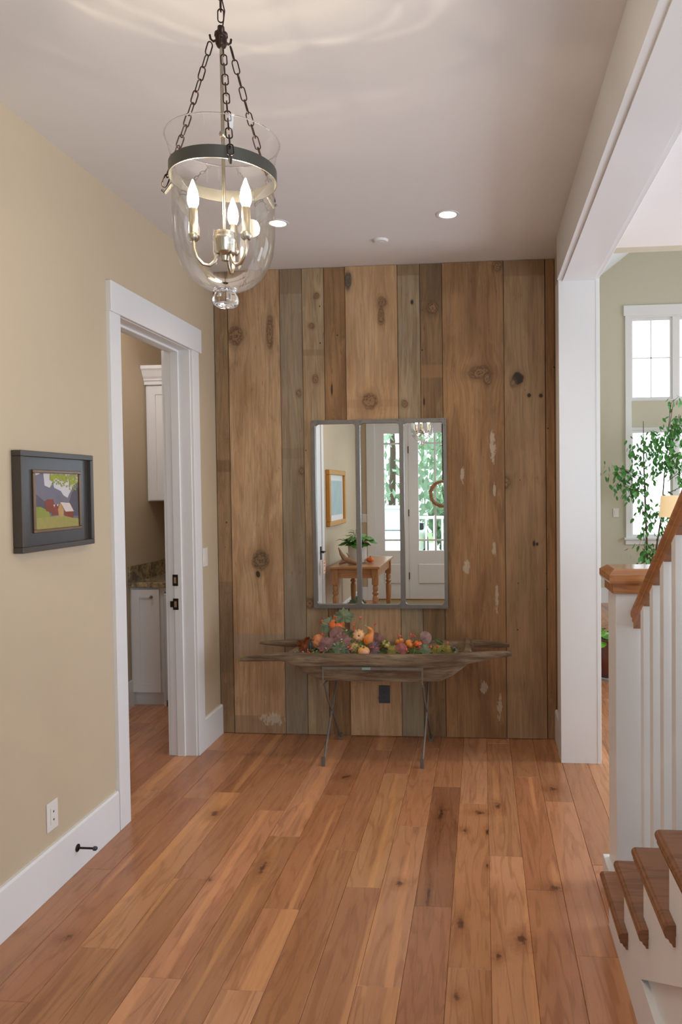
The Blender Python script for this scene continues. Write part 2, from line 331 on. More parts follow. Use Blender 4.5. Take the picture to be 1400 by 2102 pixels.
def lathe(bm, prof, cx=0, cy=0, n=24, ribs=None, cz=0):
    rings = []
    for (r, z) in prof:
        if r < 1e-6: rings.append([bm.verts.new((cx, cy, cz + z))]); continue
        rings.append([bm.verts.new((cx + r * (ribs(2 * PI * k / n, z) if ribs else 1) * math.cos(2 * PI * k / n), cy + r * (ribs(2 * PI * k / n, z) if ribs else 1) * math.sin(2 * PI * k / n), cz + z)) for k in range(n)])
    for A, B in zip(rings, rings[1:]):
        for k in range(n):
            a = [A[k % len(A)], A[(k + 1) % len(A)], B[(k + 1) % len(B)], B[k % len(B)]]
            q = []; [q.append(v) for v in a if v not in q]
            if len(q) > 2:
                try: bm.faces.new(q)
                except ValueError: pass
def sphere(bm, c, r, n=10, m=6, sc=(1, 1, 1)):
    prof = [(math.sin(PI * i / m), -math.cos(PI * i / m)) for i in range(m + 1)]
    b2 = bmesh.new(); lathe(b2, prof, n=n)
    bmesh.ops.transform(b2, matrix=Matrix.Translation(c) @ Matrix.Diagonal((r * sc[0], r * sc[1], r * sc[2], 1)), verts=b2.verts)
    me = bpy.data.meshes.new('t'); b2.to_mesh(me); b2.free(); bm.from_mesh(me); bpy.data.meshes.remove(me)
def obj(name, bm, mat, parent=None, bevel=0.0, smooth=False, seg=1):
    bmesh.ops.recalc_face_normals(bm, faces=bm.faces)
    if bevel: bmesh.ops.bevel(bm, geom=[e for e in bm.edges], offset=bevel, segments=seg, affect='EDGES', clamp_overlap=True)
    me = bpy.data.meshes.new(name); bm.to_mesh(me); bm.free()
    for m in (mat if isinstance(mat, list) else [mat]): me.materials.append(m)
    if smooth:
        me.shade_smooth()
        if smooth != 'full':
            try: me.set_sharp_from_angle(angle=math.radians(40))
            except Exception: pass
    o = bpy.data.objects.new(name, me); C.objects.link(o)
    if parent is not None: o.parent = parent
    return o
def B(*boxes):
    bm = bmesh.new()
    for b in boxes: bx(bm, *b)
    return bm
def struct(name, bm, mat, **k):
    o = obj(name, bm, mat, **k); o['kind'] = 'structure'; return o
def thing(name, label, cat, loc=(0, 0, 0), group=None, rot=(0, 0, 0)):
    o = bpy.data.objects.new(name, None); C.objects.link(o); o.empty_display_size = 0.1; o.location = loc; o.rotation_euler = rot
    o['label'] = label; o['category'] = cat
    if group: o['group'] = group
    return o
def tag(o, label, cat, group=None, kind=None):
    o['label'] = label; o['category'] = cat
    if group: o['group'] = group
    if kind: o['kind'] = kind
    return o

XL = -1.73; XR = 0.467; YW = 4.492; HC = 3.021; XP0 = 0.4445; XP1 = 0.664; YP = 4.107; ZB = 2.781; YF = -1.08

# ------------------------------------------------------------------ floor
floor = struct('floor', B((-2.75, 6.6, -1.08, 9.9, -0.06, -0.014)), M['slot'])
PW = 0.1445; SE = -0.1275
joints = {-1: [2.657, 3.742, 1.2, 5.0], -2: [2.21, 3.287, 1.0, 4.3], -3: [2.768, 3.9, 1.5], -4: [3.05, 1.85, 4.25], -5: [2.163, 2.602, 3.6, 1.1], -6: [3.155, 1.6, 4.4],
          -7: [3.41, 2.2, 1.0], -8: [2.78, 4.0, 1.4], -9: [2.33, 3.6, 1.0], 0: [2.316, 1.1, 3.55], 1: [3.046, 1.5, 4.4], 2: [2.796, 3.9, 1.7], 3: [2.408, 1.2, 3.6], 4: [3.0, 1.7, 4.2]}
tints = {(-1, 2.657): (0.58, 0.54, 0.52)}
rf = random.Random(3); nfp = 0
for k in range(-19, 13):
    x0 = SE + k * PW; x1 = x0 + PW
    ymin, ymax = (-1.07, 4.50) if x0 > XL - 0.2 and x1 < 0.6 else ((-1.07, 9.86) if x0 >= 0.4 else (2.3, 5.68))
    if x0 <= XL and x0 > XL - PW: ymin, ymax = -1.07, 5.68
    js = joints.get(k)
    if js is None:
        js = []; y = ymin + rf.uniform(0.3, 1.2)
        while y < ymax: js.append(y); y += rf.uniform(0.8, 1.7)
    ys = [ymin] + sorted(j for j in js if ymin < j < ymax) + [ymax]
    for a, b in zip(ys, ys[1:]):
        bm = B((x0 + 0.0004, x1 - 0.0004, a + 0.0004, b - 0.0004, -0.014, 0.0))
        bmesh.ops.bevel(bm, geom=[e for e in bm.edges if all(v.co.z > -0.001 for v in e.verts)], offset=0.0016, segments=1, affect='EDGES')
        p = obj('plank', bm, M['floor'], floor); nfp += 1
        t0 = rf.uniform(0.88, 1.07); p.color = (t0, t0 * rf.uniform(0.95, 1.02), t0 * rf.uniform(0.92, 1.04), 1)
        for (kk, jj), c in tints.items():
            if kk == k and abs(a - jj) < 0.01: p.color = (*c, 1)
bm = B((SE + 13 * PW, 6.6, -1.07, 9.86, -0.014, 0.0)); obj('plank', bm, M['floor'], floor)

# ------------------------------------------------------------------ walls and ceiling
struct('wall_left', B((-1.88, XL, YF, 3.265, 0, HC), (-1.88, XL, 4.09, 4.56, 0, HC), (-1.88, XL, 3.265, 4.09, 2.45, HC), (-1.88, -1.80, 4.56, 5.68, 0, HC)), M['wall'])
struct('ceiling', B((-2.80, 0.50, YF - 0.1, 5.75, HC, HC + 0.10), (0.50, 4.6, YF - 0.1, 4.34, HC, HC + 0.10)), M['ceiling'])
wb = struct('wall_back', B((XL - 0.07, XR + 0.02, YW + 0.012, YW + 0.10, 0, HC)), M['slot'])
struct('wall_return', B((XR, 0.645, YP + 0.02, YW + 0.12, 0, HC)), M['wall'])
struct('wall_front', B((-1.95, -1.56, YF - 0.12, YF, 0, HC), (-1.56, 0.10, YF - 0.12, YF, 2.53, HC), (0.10, 2.0, YF - 0.12, YF, 0, HC)), M['wall'])
struct('wall_right', B((1.72, 1.85, YF, 2.6, 0, HC), (1.85, 4.1, 2.48, 2.6, 0, HC), (4.0, 4.1, 2.6, 4.34, 0, HC)), M['wall_far'])
# barn board wall: twelve boards
Z0, Z1 = 0.003, HC - 0.002
T_ = (176, 136, 98); D_ = (134, 94, 60); G_ = (142, 122, 98)
boards = [
 (-1.727, -1.635, (156, 118, 82), (118, 84, 56), (118, 98, 78), 0.5, [], [(1.72, 1.80, .5, (98, 68, 44)), (0.40, 1.0, .35, (92, 72, 56))], [], 0.35),
 (-1.724, -1.290, (182, 140, 102), (148, 104, 66), (156, 132, 104), 0.3, [(-1.586, 2.601, .045, .052, 'knot'), (-1.442, 1.142, .048, .055, 'egg'), (-1.46, 1.05, .012, .02, 'hole'), (-1.355, 2.62, .02, .09, 'knot')], [(0.49, 0.66, .45, (126, 118, 104)), (0.0, .12, .4, (104, 84, 64))], [(-1.38, .10, .09, .05)], 0.0),
 (-1.290, -1.142, (148, 122, 96), (124, 98, 74), (134, 124, 110), 0.55, [(-1.17, 2.22, .014, .02, 'knot'), (-1.16, 1.72, .016, .02, 'knot')], [(1.80, 1.87, .3, (108, 82, 60)), (2.86, 3.02, .4, (112, 76, 48)), (0.0, 1.05, .25, (132, 122, 108))], [], 0.0),
 (-1.142, -1.000, (174, 142, 108), (140, 106, 74), (148, 130, 106), 0.5, [(-1.045, 2.84, .016, .018, 'knot'), (-1.08, 2.65, .016, .016, 'knot'), (-1.06, 2.31, .018, .024, 'knot'), (-1.12, .86, .03, .03, 'knot')], [(2.46, 2.50, .4, (112, 84, 58))], [], 0.0),
 (-1.000, -0.860, (150, 104, 64), (116, 76, 44), (110, 88, 66), 0.35, [(-.955, 2.24, .005, .03, 'hole')], [], [], 0.0),
 (-0.860, -0.524, (190, 146, 106), (160, 114, 76), (168, 136, 104), 0.25, [(-.62, 2.785, .026, .03, 'knot'), (-.628, 2.70, .018, .05, 'knot'), (-.706, 2.158, .042, .045, 'knot'), (-.84, 2.93, .02, .05, 'grey'), (-.66, .25, .014, .014, 'egg')], [(2.12, 2.17, .2, (120, 82, 50))], [(-.60, 2.0, .01, .02)], 0.0),
 (-0.524, -0.381, (166, 138, 106), (132, 102, 74), (156, 142, 120), 0.6, [(-.43, 2.78, .008, .014, 'hole'), (-.485, 2.14, .018, .022, 'knot')], [(2.95, 3.02, .5, (108, 76, 50)), (0.0, .45, .5, (136, 126, 110))], [], 0.0),
 (-0.381, -0.240, (144, 106, 70), (112, 78, 50), (100, 80, 62), 0.5, [(-.30, 2.74, .03, .03, 'knot'), (-.36, 2.15, .005, .02, 'hole')], [(2.78, 3.02, .35, (96, 70, 50)), (2.30, 2.38, .35, (160, 110, 66))], [], 0.0),
 (-0.240, 0.146, (160, 112, 70), (124, 82, 48), (128, 100, 76), 0.35, [(-.005, 2.325, .060, .036, 'knot'), (.04, 2.28, .02, .03, 'knot'), (.107, 2.985, .024, .026, 'knot')], [], [(.07, 1.86, .022, .13), (-.12, 1.68, .018, .06), (.08, 1.58, .012, .05), (-.10, 1.10, .028, .05), (.075, 1.2, .014, .07), (.09, .9, .012, .13), (.00, .33, .03, .05), (.1, .2, .02, .1)], 0.0),
 (0.146, 0.402, (158, 118, 82), (130, 94, 62), (140, 112, 86), 0.4, [(.232, 2.282, .030, .034, 'hole'), (.203, 2.255, .014, .02, 'knot'), (.301, 2.174, .010, .011, 'hole'), (.373, 2.172, .010, .011, 'hole'), (.155, 1.63, .02, .03, 'knot'), (.345, 1.24, .007, .01, 'hole'), (.325, 1.245, .007, .016, 'hole')], [(2.92, 3.02, .4, (104, 72, 46)), (0.0, 1.0, .15, (138, 112, 88))], [], 0.0),
 (0.404, 0.462, (164, 116, 76), (134, 92, 58), (124, 96, 72), 0.3, [], [], [], 0.2),
]
boards[1] = (-1.6335,) + boards[1][1:]
for i, (a, b, li, dk, gr, gm, kn, bands, pt, sp) in enumerate(boards):
    pr = [0.0, .004, .001, .003, -.001, .006, .002, .001, .007, .003, -.002][i]
    bm = B((a + 0.0014, b - 0.0014, YW - pr, YW + 0.018, Z0, Z1))
    bmesh.ops.bevel(bm, geom=[e for e in bm.edges if all(v.co.y < YW + 0.01 for v in e.verts)], offset=0.0022, segments=2, affect='EDGES')
    obj('plank', bm, barn_mat(i + 1, li, dk, gr, gm, kn, bands, pt, 46, sp), wb)
# a narrow strip of the wall recedes behind the boards on the right
struct('trim_1', B((0.4635, XR, YP + 0.02, YW - 0.001, 0.19, HC)), M['wall'])

# baseboards
def base_prof(x, s): return [(x, 0.0), (x + s * 0.018, 0.0), (x + s * 0.018, 0.183), (x + s * 0.012, 0.192), (x, 0.192)]
for i, (a, b, nm) in enumerate([(YF, 3.152, 'left'), (4.192, YW - 0.001, 'left_back')]):
    bm = bmesh.new(); prism(bm, base_prof(XL, 1), a, b, 'xz'); struct('baseboard_' + nm, bm, M['trim'])
bm = bmesh.new(); prism(bm, base_prof(XR - 0.001, -1), YP + 0.03, YW - 0.001, 'xz'); struct('baseboard_right', bm, M['trim'])
struct('baseboard_pantry', B((-2.62, -2.602, 2.4, 5.04, 0, 0.19)), M['trim'])
struct('baseboard_living', B((0.67, 6.5, 9.84, 9.862, 0, 0.20)), M['trim'])
struct('baseboard_front', B((XL + 0.02, -1.56, YF, YF + 0.018, 0, 0.19)), M['trim'])

# pantry doorway casing (pocket of the left wall)
t = struct('trim_doorway', B((XL - 0.005, XL + 0.020, 3.157, 3.254, 0, 2.44)), M['trim'], bevel=0.0015)
obj('casing', B((XL - 0.005, XL + 0.020, 4.093, 4.190, 0, 2.44)), M['trim'], t, bevel=0.0015)
obj('head_casing', B((XL - 0.005, XL + 0.026, 3.160, 4.222, 2.44, 2.583)), M['trim'], t, bevel=0.002)
obj('jamb', B((-1.885, XL + 0.004, 4.088, 4.104, 0, 2.452), (-1.842, -1.795, 4.077, 4.090, 0, 2.452)), M['trim'], t, bevel=0.0012)
obj('jamb', B((-1.885, XL + 0.004, 3.252, 3.268, 0, 2.452), (-1.842, -1.795, 3.266, 3.279, 0, 2.452)), M['trim'], t, bevel=0.0012)
obj('head_jamb', B((-1.885, XL + 0.004, 3.268, 4.088, 2.438, 2.456), (-1.842, -1.795, 3.279, 4.077, 2.426, 2.440)), M['trim'], t, bevel=0.0012)
obj('casing', B((-1.902, -1.88, 4.093, 4.19, 0, 2.44), (-1.902, -1.88, 3.15, 3.254, 0, 2.44)), M['trim'], t)
for z, a in ((1.065, 0), (0.921, 1)):
    p = obj('strike_plate', B((-1.850 - 0.016 * a, -1.818, 4.0735, 4.0775, z - 0.034, z + 0.034)) if not a else B((-1.850, -1.818, 4.0735, 4.0775, z - 0.034, z + 0.034), (-1.868, -1.85, 4.0735, 4.0775, z - 0.018, z + 0.018)), M['black'], t)
    obj('latch_hole', B((-1.842, -1.828, 4.0725, 4.0738, z - 0.018, z + 0.018)), M['drift'], p)
    p['label'] = 'dark bronze plate let into the white jamb'

# cased opening on the right: post and dropped beam
t = struct('trim_post', B((XP0, XP1, YP, YP + 0.022, 0, ZB)), M['trim'], bevel=0.0015)
obj('side_casing', B((XP0, XP0 + 0.02, YP + 0.022, YP + 0.15, 0.0, ZB)), M['trim'], t)
obj('side_casing', B((XP1 - 0.012, XP1 + 0.010, YP - 0.002, YP + 0.12, 0.0, ZB)), M['trim'], t, bevel=0.0012)
t = struct('beam', B((XR, 0.645, YF, YP + 0.02, ZB, HC)), M['trim'])
obj('beam_casing', B((XP0 - 0.008, XR + 0.002, YF, YP, ZB - 0.006, HC - 0.0)), M['trim'], t, bevel=0.0015)
obj('beam_casing', B((0.643, 0.672, YF, YP, ZB - 0.006, HC - 0.0)), M['trim'], t, bevel=0.0015)
obj('beam_soffit', B((XR + 0.001, 0.6435, YF, YP, ZB - 0.013, ZB + 0.002)), M['trim'], t)

# pantry shell
struct('wall_pantry', B((-2.74, -2.62, 2.3, 5.78, 0, HC), (-2.62, -1.70, 5.665, 5.78, 0, HC), (-2.62, -1.88, 2.18, 2.3, 0, HC)), M['wall'])

# living room shell
bm = bmesh.new(); bx(bm, 0.55, 2.0, 9.86, 9.98, 0, 6.4); bx(bm, 2.0, 4.9, 9.86, 9.98, 3.93, 6.4); bx(bm, 2.0, 4.9, 9.86, 9.98, 2.41, 2.74); bx(bm, 2.0, 4.9, 9.86, 9.98, 0, 0.87); bx(bm, 4.9, 6.6, 9.86, 9.98, 0, 6.4)
struct('wall_living', bm, M['wall_far'])
struct('wall_living_left', B((0.50, 0.66, 4.60, 9.86, 0, 4.6)), M['wall_far'])
struct('wall_living_right', B((6.5, 6.6, 2.5, 9.98, 0, 6.4), (4.1, 6.5, 4.34, 4.44, 0, 3.0)), M['wall_far'])
struct('wall_loft', B((0.50, 6.6, 4.34, 4.44, HC + 0.0, 6.4)), M['wall_far'])
bm = bmesh.new(); prism(bm, [(0.5, 3.60), (3.6, 5.96), (6.7, 3.60), (6.7, 3.75), (3.6, 6.11), (0.5, 3.75)], 4.3, 9.98, 'xz'); struct('ceiling_vault', bm, simple('vault_paint', (226, 230, 232), 0.8, var=0.01))

# living room windows
def far_window(name, x0, x1, z0, z1, muntin):
    Y = 9.86
    w = struct(name, B((x0, x0 + .03, Y, Y + .06, z0, z1), (x1 - .03, x1, Y, Y + .06, z0, z1), (x0 + .03, x1 - .03, Y, Y + .06, z0, z0 + .03), (x0 + .03, x1 - .03, Y, Y + .06, z1 - .05, z1)), M['trim'])
    mid = [x0 + 0.60, x0 + 1.32, x0 + 1.44 + 0.6]
    pts = [x0 + .03, 2.56, 3.14, x1 - .03]
    cols = [(x0 + .03, 2.585), (2.655, 3.21), (3.28, 3.835), (3.905, x1 - .03)]
    for (a, b), (c, d) in zip(cols, cols[1:]): obj('mullion', B((b, c, Y - .004, Y + .07, z0 + .03, z1 - .05)), M['trim'], w)
    for (a, b) in cols:
        obj('pane', B((a, b, Y + .035, Y + .039, z0 + .03, z1 - .05)), M['pane'], w)
        obj('sash', B((a, a + .03, Y + .02, Y + .05, z0 + .03, z1 - .05), (b - .03, b, Y + .02, Y + .05, z0 + .03, z1 - .05), (a + .03, b - .03, Y + .02, Y + .05, z1 - .09, z1 - .05), (a + .03, b - .03, Y + .02, Y + .05, z0 + .03, z0 + .065)), M['trim'], w)
        if muntin:
            xm = (a + b) / 2; zm = (z0 + z1) / 2
            obj('muntin', B((xm - .007, xm + .007, Y + .026, Y + .046, z0 + .065, z1 - .09)), M['trim'], w)
            obj('muntin', B((a + .03, b - .03, Y + .026, Y + .046, zm - .007, zm + .007)), M['trim'], w)
    return w
far_window('window_1', 2.0, 4.9, 2.74, 3.93, True)
far_window('window_2', 2.0, 4.9, 0.87, 2.41, False)
t = struct('trim_window', B((1.955, 2.035, 9.835, 9.862, 0.87, 3.90), (4.86, 4.95, 9.835, 9.862, 0.87, 3.90)), M['trim'], bevel=.002)
obj('window_head', B((1.935, 4.97, 9.83, 9.862, 3.90, 4.04)), M['trim'], t, bevel=.002)
obj('window_stool', B((1.93, 4.98, 9.80, 9.862, 0.868, 0.895)), M['trim'], t, bevel=.002)
obj('window_apron', B((1.95, 4.95, 9.84, 9.862, 0.80, 0.868)), M['trim'], t, bevel=.002)
obj('spandrel', B((2.035, 4.86, 9.838, 9.862, 2.40, 2.75)), M['wall_far'], t)

# ------------------------------------------------------------------ front door wall (seen in the mirror)
def door_leaf(name, x0, x1, gx0, gx1, nm, sub):
    Y0, Y1 = YF - 0.05, YF - 0.005
    d = struct(name, B((x0, gx0, Y0, Y1, 0.02, 2.50), (gx1, x1, Y0, Y1, 0.02, 2.50), (gx0, gx1, Y0, Y1, 2.385, 2.50), (gx0, gx1, Y0, Y1, 0.02, 0.71)), M['trim'])
    obj('panel', B((gx0 - .01, gx1 + .01, Y1 - .002, Y1 + .012, 0.24, 0.52)), M['trim'], d, bevel=.009)
    obj('pane', B((gx0, gx1, Y0 + .02, Y0 + .024, 0.71, 2.385)), M['pane'], d)
    for z in (0.86, 2.24): obj('muntin', B((gx0, gx1, Y0 + .008, Y1 - .006, z - .012, z + .012)), M['trim'], d)
    for k in range(1, nm):
        xm = gx0 + (gx1 - gx0) * k / nm
        for (a, b) in ((.71, .848), (.872, 2.228), (2.252, 2.385)): obj('muntin', B((xm - .012, xm + .012, Y0 + .008, Y1 - .006, a, b)), M['trim'], d)
    return d
d1 = door_leaf('door_1', -1.52, -1.045, -1.39, -1.16, 1, 0)
d2 = door_leaf('door_2', -1.035, -0.045, -0.90, -0.18, 3, 1)
for z in (0.35, 1.25, 2.15):
    obj('hinge', B((-1.046, -1.034, YF - .006, YF + .004, z - .05, z + .05)), M['black'], d2)
t = struct('trim_front_door', B((-1.64, -1.52, YF - .01, YF + .02, 0, 2.53), (-0.04, 0.07, YF - .01, YF + .02, 0, 2.53)), M['trim'], bevel=.002)
obj('head_casing', B((-1.67, 0.10, YF - .01, YF + .024, 2.53, 2.68)), M['trim'], t, bevel=.002)
obj('frame_head', B((-1.56, 0.0, YF - .06, YF - .001, 2.495, 2.54), (-1.56, -1.519, YF - .06, YF - .001, 0, 2.5), (-0.046, 0.0, YF - .06, YF - .001, 0, 2.5), (-1.047, -1.033, YF - .055, YF - .012, 0, 2.5)), M['trim'], t)
obj('threshold', B((-1.52, -0.04, YF - .12, YF + .01, 0.0, 0.02)), M['oakx'], t)

# closet door in left wall near the entry
t = struct('door_3', B((XL - .01, XL + .012, 1.49, 2.16, 0.01, 2.43)), M['trim'], bevel=.002)
for (a, b) in ((0.25, 1.0), (1.15, 2.25)): obj('panel', B((XL + .010, XL + .018, 1.62, 2.04, a, b)), M['trim'], t, bevel=.004)
h = bmesh.new(); bx(h, XL + .012, XL + .018, 1.515, 1.565, .85, .99); tube(h, [(XL + .018, 1.54, .935), (XL + .06, 1.54, .935), (XL + .062, 1.60, .935), (XL + .062, 1.65, .935)], .009)
obj('door_lever', h, M['black'], t, smooth=True)
t = struct('trim_closet', B((XL - .005, XL + .02, 1.37, 1.47, 0, 2.44), (XL - .005, XL + .02, 2.18, 2.26, 0, 2.44)), M['trim'], bevel=.002)
obj('head_casing', B((XL - .005, XL + .026, 1.34, 2.28, 2.44, 2.583)), M['trim'], t, bevel=.002)
tg = thing('door_tag', 'small paper tag with red print hanging from the dark door lever in the mirror', 'tag', (XL + .062, 1.60, .93))
h = bmesh.new(); tube(h, [(0, 0, .01), (.004, 0, -.03), (0, 0, -.08)], .0012, 5); obj('string', h, M['redink'], tg)
obj('card', B((-.002, .001, -.05, .05, -.22, -.08)), M['paper'], tg, bevel=.0003)
for z in (-.11, -.14, -.19): obj('print', B((.001, .0016, -.035, .035 - abs(z) * .1, z - .006, z + .004)), M['redink'], tg)

# stair hall side: stairs
st = thing('staircase', 'white staircase with brown oak treads rising at the right edge', 'stairs', (0.448, 2.62, 0))
def P(name, bm, mat, **k):
    bmesh.ops.translate(bm, verts=bm.verts, vec=(-0.448, -2.62, 0)); return obj(name, bm, mat, st, **k)
XS = 0.448; RZ = 0.187; RUN = 0.278; YT = 2.585; NT_ = 7
# stringer with a recessed triangular panel
bm = bmesh.new(); poly = [(YT, 0)]
for k in range(NT_):
    poly += [(YT - k * RUN, RZ * (k + 1) - 0.027)]
    poly += [(YT - (k + 1) * RUN, RZ * (k + 1) - 0.027)]
poly += [(YT - NT_ * RUN, 0)]
# outer skin split round the panel opening: triangle from (2.07,.164) sloping .66
pz = lambda y: .164 + (2.07 - y) * .66
skin = []
for k in range(NT_):
    y1 = YT - k * RUN; y0 = YT - (k + 1) * RUN; top = RZ * (k + 1) - 0.027
    if y0 >= 2.07 or k == 0: skin.append([(y1, 0), (y1, top), (y0, top), (y0, 0)])
    elif y1 > 2.07: skin.append([(y1, 0), (y1, top), (y0, top), (y0, pz(y0)), (2.07, .164), (y0, .164), (y0, 0)])
    else:
        skin.append([(y1, pz(y1)), (y1, top), (y0, top), (y0, pz(y0))]); skin.append([(y1, 0), (y1, .164), (y0, .164), (y0, 0)])
for s_ in skin:
    if len(s_) == 7:
        prism(bm, [s_[0], s_[1], s_[2], s_[3], s_[4]], XS, XS + .02, 'yz'); prism(bm, [s_[0], s_[4], s_[5], s_[6]], XS, XS + .02, 'yz')
    else: prism(bm, s_, XS, XS + .02, 'yz')
P('stringer', bm, M['trim'])
bm = bmesh.new(); prism(bm, poly, XS + .02, XS + .04, 'yz'); P('stringer_panel', bm, M['trim'])
for k in range(NT_):
    yf = YT - k * RUN; z1 = RZ * (k + 1)
    P('riser', B((XS + .001, 1.55, yf - .018, yf + .0005, z1 - RZ, z1 - .027)), M['trim'])
    # tread: nosing to the front, a returned nosing past the left end
    bm = bmesh.new(); r_ = .0135; zc = z1 - r_; e = yf - RUN - .062
    prism(bm, [(.4185 + r_, yf + .035 - r_), (1.55, yf + .035 - r_), (1.55, yf - RUN), (XS, yf - RUN), (XS, e), (.4185 + r_, e)], z1 - .027, z1, 'xy')
    prism(bm, [(.4185 + r_ - r_ * math.sin(a), zc + r_ * math.cos(a)) for a in [PI * q / 8 for q in range(9)]], e, yf + .035 - r_, 'xz')
    prism(bm, [(yf + .035 - r_ + r_ * math.sin(a), zc + r_ * math.cos(a)) for a in [PI * q / 8 for q in range(9)]], .4185 + r_, 1.55, 'yz')
    sphere(bm, (.4185 + r_, yf + .035 - r_, zc), r_, 16, 8)
    tr = P('tread', bm, M['tread'], smooth=True)
    bm = bmesh.new()
    cp = [(XS, z1 - .0275), (.4225, z1 - .0275), (.424, z1 - .033), (.431, z1 - .037), (.434, z1 - .044), (.439, z1 - .048), (.442, z1 - .055), (XS, z1 - .055)]
    prism(bm, cp, yf - RUN - .058, yf + .02, 'xz'); bmesh.ops.translate(bm, verts=bm.verts, vec=(-0.448, -2.62, 0)); obj('cove_moulding', bm, M['tread'], tr)

# newel post
nw = thing('newel_post', 'square white newel post with wide oak cap at the stair foot', 'newel post', (0.58, 2.79, 0))
def Q(name, bm, mat, par=nw, **k):
    bmesh.ops.translate(bm, verts=bm.verts, vec=(-0.58, -2.79, 0)); return obj(name, bm, mat, par, **k)
Q('shaft', B((.50, .66, 2.712, 2.871, 0, 1.2)), M['trim'], bevel=.0015)
Q('plinth', B((.478, .682, 2.690, 2.893, 0, .105)), M['trim'], bevel=.0015)
bm = bmesh.new()
def loopz(hx0, hx1, hy0, hy1, z): return [bm.verts.new(p) for p in ((hx0, hy0, z), (hx1, hy0, z), (hx1, hy1, z), (hx0, hy1, z))]
Ls = [loopz(.488, .672, 2.700, 2.883, 1.196), loopz(.488, .672, 2.700, 2.883, 1.232), loopz(.475, .690, 2.682, 2.901, 1.236), loopz(.471, .694, 2.678, 2.905, 1.245), loopz(.471, .694, 2.678, 2.905, 1.268), loopz(.496, .664, 2.712, 2.871, 1.288)]
bm.faces.new(Ls[0][::-1]); bm.faces.new(Ls[-1])
for a, b in zip(Ls, Ls[1:]):
    for k in range(4): bm.faces.new((a[k], a[(k + 1) % 4], b[(k + 1) % 4], b[k]))
Q('cap', bm, M['oakx'])

# balusters and handrail
RX = .587
def rz(y): return 1.145 + (2.71 - y) * .672     # top of the rail
hr = thing('handrail', 'brown oak handrail sloping up beside the newel post cap', 'handrail', (RX, 2.71, 1.0))
prof = [(-.022, -.058), (-.022, -.040), (-.027, -.034), (-.026, -.026), (-.0325, -.018), (-.0325, -.004), (-.024, .006), (-.010, .011), (.010, .011), (.024, .006), (.0325, -.004), (.0325, -.018), (.026, -.026), (.027, -.034), (.022, -.040), (.022, -.058)]
bm = bmesh.new(); y1, y0 = 2.712, 1.15
A_ = [bm.verts.new((x, y1 - 2.71, rz(y1) + z * 1.2 - 1.012)) for x, z in prof]; B_ = [bm.verts.new((x, y0 - 2.71, rz(y0) + z * 1.2 - 1.012)) for x, z in prof]
bm.faces.new(A_); bm.faces.new(B_[::-1])
for k in range(len(prof)): bm.faces.new((A_[k], B_[k], B_[(k + 1) % len(prof)], A_[(k + 1) % len(prof)]))
obj('rail', bm, M['oak'], hr, smooth=True)
ban = thing('baluster', 'white square baluster under the oak handrail', 'baluster', (RX, 2.55, 0), 'white square balusters of the stair')
nb = 0
for i in range(9):
    yn = 2.545 - i * .139; yc = yn + .0225; k = int((YT + .035 - yc) / RUN); zb = RZ * (k + 1)
    zt0 = rz(yc - .0225) - .058 * 1.2 - .012; zt1 = rz(yc + .0225) - .058 * 1.2 - .012
    bm = bmesh.new(); vs = bx(bm, -.0225, .0225, -.0225, .0225, 0, 1)
    for v in vs:
        if v.co.z > .5: v.co.z = (zt0 if v.co.y < 0 else zt1) - zb + .004
    o = obj('baluster', bm, M['trim'], None, bevel=.001); o.location = (RX, yc, zb)
    tag(o, ['first', 'second', 'third', 'fourth', 'fifth', 'sixth', 'seventh', 'eighth', 'ninth', 'tenth', 'eleventh'][i] + ' white square baluster counted from the newel post', 'baluster', 'white square balusters of the stair')
bpy.data.objects.remove(ban)

# ------------------------------------------------------------------ lantern
LX, LY = -0.608, 1.66
ln = thing('pendant_lantern', 'clear glass bell jar lantern with three lit candle bulbs on chains', 'pendant light', (LX, LY, 2.0))
Z = lambda z: z - 2.0
bm = bmesh.new()
out = [(.1345, 2.432), (.1335, 2.428), (.128, 2.41), (.1235, 2.385), (.1215, 2.36), (.1215, 2.30), (.1225, 2.25), (.122, 2.21), (.1165, 2.17), (.105, 2.137), (.088, 2.112), (.066, 2.093), (.045, 2.083), (.030, 2.079)]
lathe(bm, [(r * (.985 if z > 2.4 else .975), Z(z)) for r, z in out], n=64); obj('glass_bell', bm, M['bell'], ln, smooth='full')
bm = bmesh.new()
pts = []
tube(bm, [(.1325 * math.cos(2 * PI * k / 64), .1325 * math.sin(2 * PI * k / 64), Z(2.432)) for k in range(64)], .0016, 6, closed=True); obj('glass_rim', bm, M['knobglass'], ln, smooth='full')
bm = bmesh.new(); lathe(bm, [(0, Z(2.084)), (.027, Z(2.083)), (.0285, Z(2.077)), (.024, Z(2.072)), (.0285, Z(2.066)), (.031, Z(2.056)), (.029, Z(2.046)), (.022, Z(2.041)), (.012, Z(2.0435)), (0, Z(2.046))], n=32); obj('glass_knob', bm, M['knobglass'], ln, smooth='full')
bm = bmesh.new(); lathe(bm, [(.1225, Z(2.338)), (.1252, Z(2.338)), (.1252, Z(2.367)), (.1225, Z(2.367)), (.1225, Z(2.338))], n=64); band = obj('band', bm, M['band'], ln, smooth=True)
bm = bmesh.new(); tube(bm, [(0, 0, Z(2.20)), (0, 0, Z(2.68))], .0042, 10); obj('rod', bm, M['nickel'], ln, smooth=True)
bm = bmesh.new(); lathe(bm, [(0, .006), (.0075, .003), (.009, -.003), (.0065, -.009), (0, -.010)], n=16, cz=Z(2.452)); obj('finial', bm, M['nickel'], ln, smooth=True)
